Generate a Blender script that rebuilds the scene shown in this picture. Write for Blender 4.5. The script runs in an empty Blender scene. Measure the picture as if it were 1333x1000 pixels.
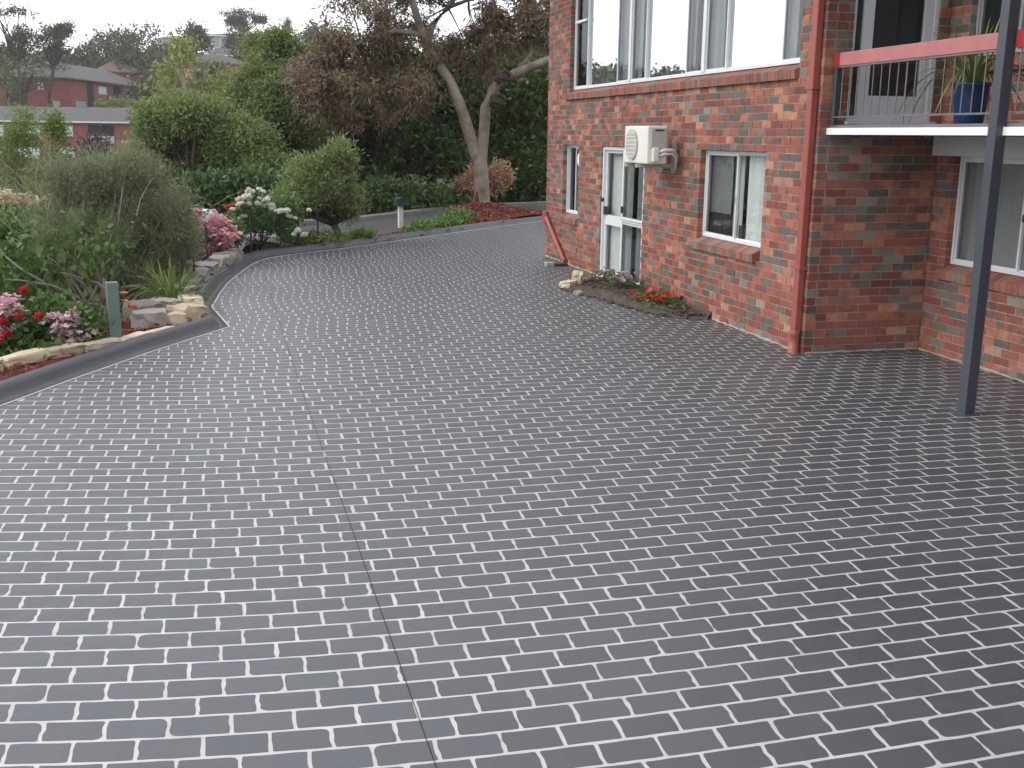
import bpy, bmesh, math, random
import numpy as np
from mathutils import Vector, Matrix

random.seed(11)
RS = np.random.RandomState(7)
scene = bpy.context.scene
COL = scene.collection

# ------------------------------------------------------------------ camera
F, IW, IH = 1400.0, 1333.0, 1000.0
PITCH, ROLL, YAW, EYE = math.radians(13.0), math.radians(0.72), math.radians(14.85), 2.25
fw0 = np.array([math.sin(YAW), math.cos(YAW), 0]); rt0 = np.array([math.cos(YAW), -math.sin(YAW), 0]); up0 = np.array([0, 0, 1.0])
FW = fw0 * math.cos(PITCH) - up0 * math.sin(PITCH)
UPC = fw0 * math.sin(PITCH) + up0 * math.cos(PITCH)
RT = rt0 * math.cos(ROLL) + UPC * math.sin(ROLL)
UP = UPC * math.cos(ROLL) - rt0 * math.sin(ROLL)
CAMP = np.array([0, 0, EYE])
cam_data = bpy.data.cameras.new('camera')
cam_data.sensor_width = 36.0
cam_data.lens = F / IW * 36.0
cam_data.clip_start = 0.05
cam_data.clip_end = 4000
cam = bpy.data.objects.new('camera', cam_data)
COL.objects.link(cam)
cam.matrix_world = Matrix(((RT[0], UP[0], -FW[0], 0), (RT[1], UP[1], -FW[1], 0), (RT[2], UP[2], -FW[2], EYE), (0, 0, 0, 1)))
scene.camera = cam

def proj(p):
    v = np.asarray(p, float) - CAMP
    z = v @ FW
    return IW / 2 + F * (v @ RT) / z, IH / 2 - F * (v @ UP) / z, z

def at(px, py, d):
    """point at horizontal distance d (m) along the camera heading, seen where the photograph has pixel px, py"""
    r = FW * F + RT * (px - IW / 2) - UP * (py - IH / 2)
    r = r / (r @ fw0)
    return CAMP + r * d

# ------------------------------------------------------------------ light
SUN_EL, SUN_AZ = math.radians(42), math.radians(-82)      # azimuth from +Y towards +X
world = bpy.data.worlds.new('World'); scene.world = world; world.use_nodes = True
wn, wl = world.node_tree.nodes, world.node_tree.links
bg = wn['Background']
sky = wn.new('ShaderNodeTexSky'); sky.sky_type = 'NISHITA'; sky.sun_disc = False
sky.sun_elevation = SUN_EL; sky.sun_rotation = SUN_AZ
sky.air_density = 1.0; sky.dust_density = 4.0; sky.ozone_density = 1.0
hs = wn.new('ShaderNodeHueSaturation'); hs.inputs['Saturation'].default_value = 0.3
cloud = wn.new('ShaderNodeMix'); cloud.data_type = 'RGBA'; cloud.inputs[0].default_value = 0.68     # thin even overcast over the clear sky
cloud.inputs[7].default_value = (8.9, 9.15, 9.6, 1)
wl.new(sky.outputs[0], hs.inputs['Color']); wl.new(hs.outputs[0], cloud.inputs[6]); wl.new(cloud.outputs[2], bg.inputs['Color'])
bg.inputs['Strength'].default_value = 0.15
sd = bpy.data.lights.new('sun', 'SUN'); sd.energy = 0.7; sd.angle = math.radians(28); sd.color = (1, 0.96, 0.9)
sun = bpy.data.objects.new('sun', sd); COL.objects.link(sun)
sdir = Vector((math.sin(SUN_AZ) * math.cos(SUN_EL), math.cos(SUN_AZ) * math.cos(SUN_EL), math.sin(SUN_EL)))
sun.rotation_euler = sdir.to_track_quat('Z', 'Y').to_euler()
scene.view_settings.view_transform = 'Standard'
scene.view_settings.look = 'None'
scene.view_settings.exposure = 0.52
scene.view_settings.gamma = 1.0
scene.view_settings.use_curve_mapping = False
scene.cycles.max_bounces = 8
scene.cycles.transparent_max_bounces = 12
scene.cycles.use_denoising = True

# ------------------------------------------------------------------ materials
def nt(name):
    m = bpy.data.materials.new(name); m.use_nodes = True
    n, l = m.node_tree.nodes, m.node_tree.links
    return m, n, l, n['Principled BSDF']

def ramp(n, cols, interp='LINEAR'):
    r = n.new('ShaderNodeValToRGB'); cr = r.color_ramp; cr.interpolation = interp
    while len(cr.elements) < len(cols): cr.elements.new(0.5)
    for e, (p, c) in zip(cr.elements, cols):
        e.position = p; e.color = (*c, 1)
    return r

def noise(n, l, scale, detail=4, rough=0.6, coord='Object'):
    tc = n.new('ShaderNodeTexCoord'); t = n.new('ShaderNodeTexNoise')
    t.inputs['Scale'].default_value = scale; t.inputs['Detail'].default_value = detail; t.inputs['Roughness'].default_value = rough
    l.new(tc.outputs[coord], t.inputs['Vector'])
    return t

def mat(name, col, rough=0.7, spec=0.3, var=0.15, scale=6.0, bump=0.0, metal=0.0, bscale=None):
    """plain painted / mineral surface with a fine grain of tone and relief"""
    m, n, l, b = nt(name)
    t = noise(n, l, scale)
    lo = tuple(c * (1 - var) for c in col); hi = tuple(min(1, c * (1 + var)) for c in col)
    r = ramp(n, [(0.3, lo), (0.7, hi)])
    l.new(t.outputs['Fac'], r.inputs[0]); l.new(r.outputs[0], b.inputs['Base Color'])
    b.inputs['Roughness'].default_value = rough; b.inputs['Specular IOR Level'].default_value = spec; b.inputs['Metallic'].default_value = metal
    if bump:
        t2 = noise(n, l, bscale or scale * 6, 5)
        bp = n.new('ShaderNodeBump'); bp.inputs['Strength'].default_value = bump; bp.inputs['Distance'].default_value = 0.01
        l.new(t2.outputs['Fac'], bp.inputs['Height']); l.new(bp.outputs[0], b.inputs['Normal'])
    return m

def varied(name, cols, single=False, rough=0.8, spec=0.25, grain=0.25, gscale=30.0, bump=0.3, interp='CONSTANT', mottle=0.0, mscale=9.0, weather=False):
    """material whose tone changes from piece to piece (brick, stone, chip)"""
    m, n, l, b = nt(name)
    if single:
        o = n.new('ShaderNodeObjectInfo'); src = o.outputs['Random']
    else:
        o = n.new('ShaderNodeNewGeometry'); src = o.outputs['Random Per Island']
    r = ramp(n, cols, interp)
    if mottle:
        tm = noise(n, l, mscale, 3, 0.6); ms = n.new('ShaderNodeMath'); ms.operation = 'MULTIPLY_ADD'; ms.inputs[1].default_value = mottle; ms.inputs[2].default_value = -mottle / 2
        l.new(tm.outputs['Fac'], ms.inputs[0]); mz = n.new('ShaderNodeMath'); mz.operation = 'ADD'; l.new(src, mz.inputs[0]); l.new(ms.outputs[0], mz.inputs[1]); l.new(mz.outputs[0], r.inputs[0])
    else: l.new(src, r.inputs[0])
    # a second random number shifts brightness
    mm = n.new('ShaderNodeMath'); mm.operation = 'MULTIPLY'; mm.inputs[1].default_value = 37.7; l.new(src, mm.inputs[0])
    fr = n.new('ShaderNodeMath'); fr.operation = 'FRACT'; l.new(mm.outputs[0], fr.inputs[0])
    t = noise(n, l, gscale, 5, 0.65)
    ad = n.new('ShaderNodeMath'); ad.operation = 'ADD'; l.new(fr.outputs[0], ad.inputs[0]); l.new(t.outputs['Fac'], ad.inputs[1])
    mr = n.new('ShaderNodeMapRange'); mr.inputs[1].default_value = 0.3; mr.inputs[2].default_value = 1.7
    mr.inputs[3].default_value = 1 - grain; mr.inputs[4].default_value = 1 + grain
    l.new(ad.outputs[0], mr.inputs[0])
    mx = n.new('ShaderNodeMix'); mx.data_type = 'RGBA'; mx.blend_type = 'MULTIPLY'; mx.inputs[0].default_value = 1
    cb = n.new('ShaderNodeCombineColor')
    for i in range(3): l.new(mr.outputs[0], cb.inputs[i])
    l.new(r.outputs[0], mx.inputs[6]); l.new(cb.outputs[0], mx.inputs[7])
    if weather:      # pale mortar smears and old grime wandering over the wall
        g = n.new('ShaderNodeNewGeometry'); wz = n.new('ShaderNodeTexNoise'); wz.inputs['Scale'].default_value = 1.1; wz.inputs['Detail'].default_value = 6; wz.inputs['Roughness'].default_value = 0.7
        l.new(g.outputs['Position'], wz.inputs['Vector']); wr = ramp(n, [(0.36, (0.62, 0.62, 0.62)), (0.50, (1, 1, 1)), (0.62, (1, 1, 1)), (0.74, (1.0, 1.0, 1.0))]); l.new(wz.outputs['Fac'], wr.inputs[0])
        m2 = n.new('ShaderNodeMix'); m2.data_type = 'RGBA'; m2.blend_type = 'MULTIPLY'; m2.inputs[0].default_value = 0.8; l.new(mx.outputs[2], m2.inputs[6]); l.new(wr.outputs[0], m2.inputs[7])
        wy_ = n.new('ShaderNodeTexNoise'); wy_.inputs['Scale'].default_value = 2.7; wy_.inputs['Detail'].default_value = 7; wy_.inputs['Roughness'].default_value = 0.75; l.new(g.outputs['Position'], wy_.inputs['Vector'])
        sm = ramp(n, [(0.60, (0, 0, 0)), (0.74, (0.5, 0.5, 0.5))]); l.new(wy_.outputs['Fac'], sm.inputs[0])
        m3 = n.new('ShaderNodeMix'); m3.data_type = 'RGBA'; l.new(sm.outputs[0], m3.inputs[0]); l.new(m2.outputs[2], m3.inputs[6]); m3.inputs[7].default_value = (0.30, 0.25, 0.21, 1)
        l.new(m3.outputs[2], b.inputs['Base Color'])
    else: l.new(mx.outputs[2], b.inputs['Base Color'])
    b.inputs['Roughness'].default_value = rough; b.inputs['Specular IOR Level'].default_value = spec
    if bump:
        bp = n.new('ShaderNodeBump'); bp.inputs['Strength'].default_value = bump; bp.inputs['Distance'].default_value = 0.006
        l.new(t.outputs['Fac'], bp.inputs['Height']); l.new(bp.outputs[0], b.inputs['Normal'])
    return m

def leafmat(name, cols, single=False, rough=0.55, trans=0.3, spec=0.35):
    m, n, l, b = nt(name)
    if single:
        o = n.new('ShaderNodeObjectInfo'); src = o.outputs['Random']
    else:
        o = n.new('ShaderNodeNewGeometry'); src = o.outputs['Random Per Island']
    t = noise(n, l, 0.7, 3)
    ad = n.new('ShaderNodeMath'); ad.operation = 'MULTIPLY_ADD'; ad.inputs[1].default_value = 0.65
    sb = n.new('ShaderNodeMath'); sb.operation = 'MULTIPLY'; sb.inputs[1].default_value = 0.35
    l.new(t.outputs['Fac'], sb.inputs[0]); l.new(src, ad.inputs[0]); l.new(sb.outputs[0], ad.inputs[2])
    k = len(cols)
    r = ramp(n, [((i + 0.0) / max(1, k - 1), c) for i, c in enumerate(cols)])
    l.new(ad.outputs[0], r.inputs[0]); l.new(r.outputs[0], b.inputs['Base Color'])
    b.inputs['Roughness'].default_value = rough; b.inputs['Specular IOR Level'].default_value = spec
    if trans:
        tr = n.new('ShaderNodeBsdfTranslucent'); l.new(r.outputs[0], tr.inputs['Color'])
        mx = n.new('ShaderNodeMixShader'); mx.inputs[0].default_value = trans
        l.new(b.outputs[0], mx.inputs[1]); l.new(tr.outputs[0], mx.inputs[2]); l.new(mx.outputs[0], n['Material Output'].inputs['Surface'])
    return m

def glassmat(name, refl, tint):
    m, n, l, b = nt(name); n.remove(b)
    g = n.new('ShaderNodeBsdfGlossy'); g.inputs['Roughness'].default_value = 0.0; g.inputs['Color'].default_value = (0.95, 0.97, 1, 1)
    t = n.new('ShaderNodeBsdfTransparent'); t.inputs['Color'].default_value = (*tint, 1)
    lw = n.new('ShaderNodeLayerWeight'); lw.inputs['Blend'].default_value = 0.3
    mr = n.new('ShaderNodeMapRange'); mr.inputs[3].default_value = refl; mr.inputs[4].default_value = min(1, refl + (0.35 if refl > .3 else 0.16))
    l.new(lw.outputs['Fresnel'], mr.inputs[0])
    mx = n.new('ShaderNodeMixShader'); l.new(mr.outputs[0], mx.inputs[0]); l.new(t.outputs[0], mx.inputs[1]); l.new(g.outputs[0], mx.inputs[2])
    l.new(mx.outputs[0], n['Material Output'].inputs['Surface'])
    return m

BR = [(0.0, (0.265, 0.086, 0.060)), (0.20, (0.215, 0.074, 0.062)), (0.34, (0.345, 0.130, 0.080)), (0.45, (0.180, 0.082, 0.075)),
      (0.53, (0.178, 0.150, 0.128)), (0.64, (0.130, 0.112, 0.098)), (0.72, (0.108, 0.094, 0.086)), (0.80, (0.280, 0.100, 0.072)), (0.93, (0.420, 0.200, 0.118)), (0.98, (0.205, 0.195, 0.180))]
M = dict(
    brick=varied('brick_face', BR, True, rough=0.85, grain=0.26, gscale=9, interp='LINEAR', mottle=0.30, weather=True),
    bricks=varied('brick_face_field', BR, False, rough=0.85, grain=0.26, gscale=9, interp='LINEAR', mottle=0.30, weather=True),
    mortar=mat('mortar', (0.30, 0.245, 0.205), 0.95, 0.1, 0.25, 9, 0.4),
    sillb=varied('sill_brick_face', [(0, (0.26, 0.11, 0.085)), (0.35, (0.21, 0.10, 0.085)), (0.65, (0.30, 0.12, 0.085)), (0.88, (0.2, 0.16, 0.13))], True, grain=0.25, gscale=9),
    sillbs=varied('sill_brick_field', [(0, (0.26, 0.11, 0.085)), (0.35, (0.21, 0.10, 0.085)), (0.65, (0.30, 0.12, 0.085)), (0.88, (0.2, 0.16, 0.13))], False, grain=0.25, gscale=9),
    grout=mat('pale_joint', (0.42, 0.42, 0.41), 0.38, 1.0, 0.14, 3.0, 0.25, bscale=120),
    alu=mat('white_aluminium', (0.66, 0.68, 0.70), 0.4, 0.5, 0.05),
    alud=mat('dull_aluminium', (0.35, 0.36, 0.37), 0.45, 0.5, 0.06),
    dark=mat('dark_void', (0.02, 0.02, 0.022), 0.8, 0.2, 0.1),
    steel=mat('charcoal_paint', (0.050, 0.056, 0.072), 0.4, 0.5, 0.08, 3),
    red=mat('red_gutter_paint', (0.30, 0.075, 0.06), 0.45, 0.5, 0.08, 5),
    rail=mat('red_rail_paint', (0.40, 0.135, 0.135), 0.4, 0.5, 0.10, 5),
    raile=mat('red_rail_end', (0.27, 0.02, 0.018), 0.5, 0.4, 0.1, 5),
    rod=mat('galvanised_rod', (0.17, 0.175, 0.18), 0.4, 0.5, 0.1, 9, metal=0.5),
    white=mat('white_paint', (0.78, 0.78, 0.77), 0.5, 0.4, 0.04, 3),
    soff=mat('grey_soffit_paint', (0.50, 0.52, 0.53), 0.7, 0.3, 0.05, 3),
    doorp=mat('pale_grey_door_paint', (0.62, 0.64, 0.68), 0.5, 0.4, 0.05, 3),
    floor=mat('balcony_floor', (0.16, 0.14, 0.16), 0.7, 0.3, 0.1, 3),
    inner=mat('plaster', (0.45, 0.43, 0.40), 0.9, 0.2, 0.06, 2),
    carpet=mat('carpet', (0.12, 0.10, 0.09), 0.95, 0.1, 0.2, 30),
    curtain=mat('curtain_cloth', (0.72, 0.72, 0.70), 0.9, 0.1, 0.07, 3),
    curtd=mat('grey_curtain_cloth', (0.56, 0.56, 0.55), 0.9, 0.1, 0.1, 3),
    plast=mat('cream_plastic', (0.68, 0.67, 0.62), 0.45, 0.5, 0.05, 3),
    plastg=mat('grey_plastic', (0.40, 0.39, 0.37), 0.5, 0.4, 0.08, 3),
    lag=mat('pipe_lagging', (0.62, 0.62, 0.60), 0.6, 0.4, 0.08, 9),
    black=mat('black_plastic', (0.02, 0.02, 0.022), 0.4, 0.5, 0.1),
    soil=varied('soil_clod', [(0, (0.085, 0.062, 0.048)), (0.5, (0.12, 0.09, 0.07)), (0.8, (0.06, 0.045, 0.038))], False, grain=0.3, gscale=14),
    soilb=mat('soil', (0.085, 0.068, 0.058), 0.95, 0.1, 0.35, 9, 0.9, bscale=60),
    mulch=varied('bark_chip', [(0, (0.19, 0.045, 0.030)), (0.3, (0.12, 0.030, 0.024)), (0.6, (0.26, 0.075, 0.045)), (0.86, (0.07, 0.025, 0.02)), (0.95, (0.34, 0.16, 0.09))], False, grain=0.3, gscale=30),
    mulchb=mat('bark_bed', (0.10, 0.028, 0.022), 0.95, 0.1, 0.4, 14, 0.9, bscale=60),
    stone=varied('pale_sandstone', [(0, (0.50, 0.43, 0.33)), (0.35, (0.56, 0.47, 0.33)), (0.7, (0.44, 0.36, 0.26))], True, grain=0.25, gscale=10, bump=0.6),
    stoneg=varied('grey_fieldstone', [(0, (0.23, 0.21, 0.19)), (0.35, (0.30, 0.27, 0.25)), (0.7, (0.19, 0.17, 0.155))], True, grain=0.3, gscale=10, bump=0.6),
    kerb=mat('dark_kerb', (0.042, 0.045, 0.052), 0.42, 0.5, 0.16, 4, 0.25, bscale=150),
    asph=mat('asphalt', (0.065, 0.064, 0.066), 0.85, 0.3, 0.2, 3, 0.4, bscale=120),
    conc=mat('concrete', (0.34, 0.33, 0.31), 0.85, 0.3, 0.15, 3, 0.3),
    earth=None, bead=mat('pale_mortar', (0.36, 0.31, 0.26), 0.95, 0.1, 0.3, 6, 0.5), plinth=mat('weathered_concrete', (0.17, 0.16, 0.15), 0.9, 0.2, 0.25, 2, 0.3),
    bark=mat('smooth_gum_bark', (0.215, 0.172, 0.146), 0.9, 0.15, 0.42, 3.0, 0.9, bscale=10),
    barkd=mat('dark_bark', (0.07, 0.055, 0.045), 0.9, 0.2, 0.3, 5, 0.6),
    barkp=mat('pale_bark', (0.30, 0.27, 0.235), 0.9, 0.2, 0.25, 5, 0.5),
    scar=mat('red_scar', (0.085, 0.02, 0.018), 0.8, 0.3, 0.4, 9, 0.5),
    fgreen=mat('grey_green_paint', (0.135, 0.185, 0.155), 0.6, 0.4, 0.08, 4),
    brass=mat('brass', (0.42, 0.27, 0.10), 0.35, 0.5, 0.1, 9, metal=0.8),
    tapred=mat('red_handle', (0.45, 0.07, 0.03), 0.45, 0.5, 0.08),
    fence=mat('black_fence_paint', (0.022, 0.022, 0.026), 0.5, 0.4, 0.1),
    dgreen=mat('dark_green_paint', (0.018, 0.045, 0.042), 0.45, 0.5, 0.08),
    timber=mat('pale_timber', (0.56, 0.52, 0.44), 0.8, 0.3, 0.12, 8),
    bluepot=mat('blue_glaze', (0.012, 0.036, 0.115), 0.18, 0.6, 0.2, 4),
    carw=mat('white_car_paint', (0.72, 0.73, 0.74), 0.2, 0.6, 0.02),
    tyre=mat('rubber', (0.015, 0.015, 0.016), 0.8, 0.3, 0.1),
    roof=mat('grey_roof_tile', (0.085, 0.08, 0.082), 0.8, 0.3, 0.14, 0.6),
    roofr=mat('brown_roof_tile', (0.17, 0.115, 0.10), 0.85, 0.2, 0.15, 0.6),
    fbrick=mat('far_red_brick', (0.23, 0.078, 0.066), 0.9, 0.2, 0.18, 0.5),
    fbricko=mat('far_orange_brick', (0.42, 0.20, 0.12), 0.9, 0.2, 0.12, 0.5),
    fcream=mat('far_cream_render', (0.60, 0.60, 0.58), 0.9, 0.2, 0.06, 0.5),
    fglass=mat('far_glass', (0.30, 0.38, 0.38), 0.15, 0.8, 0.1, 0.3),
    fblind=mat('far_blind', (0.58, 0.62, 0.63), 0.6, 0.3, 0.1, 0.3),
    glass=glassmat('mirror_glass', 0.80, (0.7, 0.72, 0.72)),
    glassm=glassmat('screened_glass', 0.03, (0.74, 0.76, 0.76)),
    glassc=glassmat('clear_glass', 0.03, (0.92, 0.94, 0.93)),
)
# paving: charcoal coat, sealed, fine sand grain
def pavemat(name, single):
    m, n, l, b = nt(name)
    if single:
        o = n.new('ShaderNodeObjectInfo'); src = o.outputs['Random']
    else:
        o = n.new('ShaderNodeNewGeometry'); src = o.outputs['Random Per Island']
    tc = n.new('ShaderNodeTexCoord')
    mp = n.new('ShaderNodeVectorMath'); mp.operation = 'ADD'
    g2 = n.new('ShaderNodeNewGeometry'); 
    def nz(s, d=4):
        t = n.new('ShaderNodeTexNoise'); t.inputs['Scale'].default_value = s; t.inputs['Detail'].default_value = d
        l.new(g2.outputs['Position'], t.inputs['Vector']); return t
    big, fine, mid = nz(0.8, 5), nz(420, 2), nz(9, 5)
    def ma(a, k, c):
        q = n.new('ShaderNodeMath'); q.operation = 'MULTIPLY_ADD'; l.new(a, q.inputs[0]); q.inputs[1].default_value = k
        if isinstance(c, float): q.inputs[2].default_value = c
        else: l.new(c, q.inputs[2])
        return q.outputs[0]
    s = ma(src, 0.25, 0.0); s = ma(big.outputs['Fac'], 0.45, s); s = ma(fine.outputs['Fac'], 0.35, s); s = ma(mid.outputs['Fac'], 0.25, s)
    r = ramp(n, [(0.30, (0.040, 0.044, 0.051)), (0.62, (0.052, 0.057, 0.065)), (0.95, (0.070, 0.076, 0.085))])
    l.new(s, r.inputs[0]); l.new(r.outputs[0], b.inputs['Base Color'])
    rr = n.new('ShaderNodeMapRange'); rr.inputs[1].default_value = 0.3; rr.inputs[2].default_value = 0.7; rr.inputs[3].default_value = 0.36; rr.inputs[4].default_value = 0.48
    l.new(mid.outputs['Fac'], rr.inputs[0]); l.new(rr.outputs[0], b.inputs['Roughness'])
    b.inputs['Specular IOR Level'].default_value = 0.8
    bp = n.new('ShaderNodeBump'); bp.inputs['Strength'].default_value = 0.35; bp.inputs['Distance'].default_value = 0.003
    l.new(fine.outputs['Fac'], bp.inputs['Height']); l.new(bp.outputs[0], b.inputs['Normal'])
    return m
M['paver'] = pavemat('charcoal_paver', True); M['pavers'] = pavemat('charcoal_paver_field', False)
def earthmat():
    m, n, l, b = nt('planted_ground')
    t = noise(n, l, 0.35, 6); t2 = noise(n, l, 4, 5)
    ad = n.new('ShaderNodeMath'); ad.operation = 'MULTIPLY_ADD'; ad.inputs[1].default_value = 0.5
    h = n.new('ShaderNodeMath'); h.operation = 'MULTIPLY'; h.inputs[1].default_value = 0.5
    l.new(t2.outputs['Fac'], h.inputs[0]); l.new(t.outputs['Fac'], ad.inputs[0]); l.new(h.outputs[0], ad.inputs[2])
    r = ramp(n, [(0.3, (0.035, 0.028, 0.02)), (0.5, (0.05, 0.055, 0.025)), (0.7, (0.075, 0.085, 0.035))])
    l.new(ad.outputs[0], r.inputs[0]); l.new(r.outputs[0], b.inputs['Base Color'])
    b.inputs['Roughness'].default_value = 0.95; b.inputs['Specular IOR Level'].default_value = 0.1
    return m
M['earth'] = earthmat()

L = dict(
    rose=leafmat('rose_leaf', [(0.0607, 0.1215, 0.0338), (0.0945, 0.1755, 0.0473), (0.162, 0.243, 0.0743)]),
    gum=leafmat('bronze_gum_leaf', [(0.0912, 0.1144, 0.0459), (0.1459, 0.1389, 0.0709), (0.2188, 0.1144, 0.0792), (0.1732, 0.143, 0.1043), (0.1641, 0.1797, 0.0792)], trans=0.2),
    big=leafmat('mid_green_leaf', [(0.1188, 0.1669, 0.054), (0.1822, 0.2393, 0.0811), (0.2773, 0.3265, 0.1284)]),
    dark=leafmat('dark_leaf', [(0.0598, 0.1057, 0.0293), (0.0939, 0.1536, 0.041), (0.1536, 0.2219, 0.0585)], trans=0.2),
    darker=leafmat('deep_green_leaf', [(0.0421, 0.0795, 0.0255), (0.0728, 0.1193, 0.0384), (0.1244, 0.1799, 0.0575)], trans=0.2),
    mel=leafmat('grey_green_needle', [(0.1336, 0.1685, 0.0869), (0.1823, 0.2177, 0.1118), (0.243, 0.2738, 0.1553), (0.1944, 0.1896, 0.1305)], trans=0.25),
    olive=leafmat('silver_green_leaf', [(0.1174, 0.1635, 0.0527), (0.2, 0.2559, 0.0938), (0.3036, 0.3553, 0.1525)]),
    yel=leafmat('yellow_green_leaf', [(0.16, 0.19, 0.05), (0.24, 0.28, 0.08), (0.34, 0.36, 0.13)], trans=0.35),
    lime=leafmat('lime_leaf', [(0.104, 0.1625, 0.039), (0.169, 0.234, 0.0585), (0.26, 0.312, 0.104)], trans=0.35),
    plum=leafmat('plum_leaf', [(0.06, 0.03, 0.04), (0.10, 0.05, 0.065), (0.13, 0.075, 0.08)]),
    org=leafmat('orange_leaf', [(0.4013, 0.2288, 0.1386), (0.5016, 0.3168, 0.2033), (0.3177, 0.2024, 0.1109)], trans=0.35),
    far=leafmat('far_leaf', [(0.042, 0.0576, 0.0264), (0.066, 0.084, 0.036), (0.096, 0.108, 0.054)], trans=0.1),
    hib=leafmat('broad_leaf', [(0.054, 0.102, 0.0264), (0.09, 0.15, 0.042), (0.168, 0.216, 0.06)], single=True, trans=0.3),
    hibm=leafmat('broad_leaf_field', [(0.048, 0.09, 0.0264), (0.078, 0.132, 0.036), (0.132, 0.18, 0.054)], trans=0.3),
    strap=leafmat('strap_leaf', [(0.0825, 0.1438, 0.0297), (0.1375, 0.2, 0.0475), (0.275, 0.3, 0.1069)], single=True, trans=0.25),
    cover=leafmat('ground_cover_leaf', [(0.07, 0.14, 0.03), (0.11, 0.20, 0.05), (0.16, 0.26, 0.07)], trans=0.3),
    grass=leafmat('grass_blade', [(0.08, 0.12, 0.03), (0.14, 0.16, 0.06)], trans=0.3),
)
def petal(name, cols): return leafmat(name, cols, single=True, rough=0.6, trans=0.25, spec=0.2)
P = dict(white=petal('white_petal', [(0.74, 0.72, 0.62), (0.80, 0.79, 0.74)]), red=petal('red_petal', [(0.55, 0.03, 0.04), (0.70, 0.06, 0.08)]),
         pink=petal('pink_petal', [(0.70, 0.34, 0.40), (0.77, 0.52, 0.56)]), pale=petal('pale_pink_petal', [(0.72, 0.48, 0.55), (0.78, 0.60, 0.66)]),
         bed=petal('scarlet_petal', [(0.58, 0.025, 0.03), (0.68, 0.09, 0.08)]), lilac=petal('lilac_petal', [(0.42, 0.20, 0.40), (0.55, 0.32, 0.5)]),
         cream=petal('cream_petal', [(0.60, 0.52, 0.34), (0.68, 0.62, 0.45)]))

# ------------------------------------------------------------------ mesh helpers
class MB:
    def __init__(s): s.v = []; s.f = []
    def add(s, vs, fs):
        o = len(s.v); s.v += [tuple(map(float, p)) for p in vs]; s.f += [tuple(o + i for i in f) for f in fs]; return s
    def hexa(s, p):
        return s.add(p, [(0, 3, 2, 1), (4, 5, 6, 7), (0, 1, 5, 4), (1, 2, 6, 5), (2, 3, 7, 6), (3, 0, 4, 7)])
    def box(s, x0, x1, y0, y1, z0, z1, T=None):
        p = [(x0, y0, z0), (x1, y0, z0), (x1, y1, z0), (x0, y1, z0), (x0, y0, z1), (x1, y0, z1), (x1, y1, z1), (x0, y1, z1)]
        if T: p = [T(*q) for q in p]
        return s.hexa(p)
    def tube(s, pts, rad, n=8, caps=True):
        pts = [Vector(p) for p in pts]
        if not hasattr(rad, '__len__'): rad = [rad] * len(pts)
        o = len(s.v); ref = Vector((0.31, 0.17, 0.93)).normalized()
        for i, p in enumerate(pts):
            d = (pts[min(i + 1, len(pts) - 1)] - pts[max(i - 1, 0)]).normalized()
            if abs(d.dot(ref)) > 0.95: a = d.cross(Vector((1, 0, 0))).normalized()
            else: a = d.cross(ref).normalized()
            b = d.cross(a)
            for k in range(n):
                t = 2 * math.pi * k / n
                s.v.append(tuple(p + (a * math.cos(t) + b * math.sin(t)) * rad[i]))
        for i in range(len(pts) - 1):
            for k in range(n):
                s.f.append((o + i * n + k, o + i * n + (k + 1) % n, o + (i + 1) * n + (k + 1) % n, o + (i + 1) * n + k))
        if caps:
            s.f.append(tuple(o + k for k in range(n))[::-1]); s.f.append(tuple(o + (len(pts) - 1) * n + k for k in range(n)))
        return s
    def lathe(s, prof, c=(0, 0, 0), n=20):
        o = len(s.v)
        for r, z in prof:
            for k in range(n):
                t = 2 * math.pi * k / n; s.v.append((c[0] + r * math.cos(t), c[1] + r * math.sin(t), c[2] + z))
        for i in range(len(prof) - 1):
            for k in range(n):
                s.f.append((o + i * n + k, o + i * n + (k + 1) % n, o + (i + 1) * n + (k + 1) % n, o + (i + 1) * n + k))
        return s
    def mesh(s, name):
        m = bpy.data.meshes.new(name); m.from_pydata(s.v, [], s.f); m.update(); return m
    def build(s, name, m, parent=None, smooth=False):
        return link(name, s.mesh(name), m, parent, smooth)

def link(name, me, m, parent=None, smooth=False):
    if m is not None and not me.materials: me.materials.append(m)
    if smooth:
        me.polygons.foreach_set('use_smooth', [True] * len(me.polygons))
    o = bpy.data.objects.new(name, me); COL.objects.link(o)
    if parent: o.parent = parent
    return o

def tag(o, label=None, cat=None, group=None, kind=None):
    if label: o['label'] = label
    if cat: o['category'] = cat
    if group: o['group'] = group
    if kind: o['kind'] = kind
    return o

def empty(name, loc=(0, 0, 0), rz=0.0, label=None, cat=None, group=None):
    o = bpy.data.objects.new(name, None); COL.objects.link(o)
    o.location = loc; o.rotation_euler = (0, 0, rz); o.empty_display_size = 0.2
    return tag(o, label, cat, group)

def bevel(o, w, seg=2, ang=40):
    md = o.modifiers.new('bevel', 'BEVEL'); md.width = w; md.segments = seg; md.limit_method = 'ANGLE'; md.angle_limit = math.radians(ang)
    return o

def quads(name, V, m, parent=None):
    """mesh of loose quads from an (N,4,3) array"""
    n = len(V); me = bpy.data.meshes.new(name)
    me.vertices.add(n * 4); me.loops.add(n * 4); me.polygons.add(n)
    me.vertices.foreach_set('co', np.ascontiguousarray(V, dtype=np.float32).ravel())
    me.loops.foreach_set('vertex_index', np.arange(n * 4, dtype=np.int32))
    me.polygons.foreach_set('loop_start', np.arange(0, n * 4, 4, dtype=np.int32))
    me.update(calc_edges=True)
    return link(name, me, m, parent)

def unit(a): return a / (np.linalg.norm(a, axis=-1, keepdims=True) + 1e-9)

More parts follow.
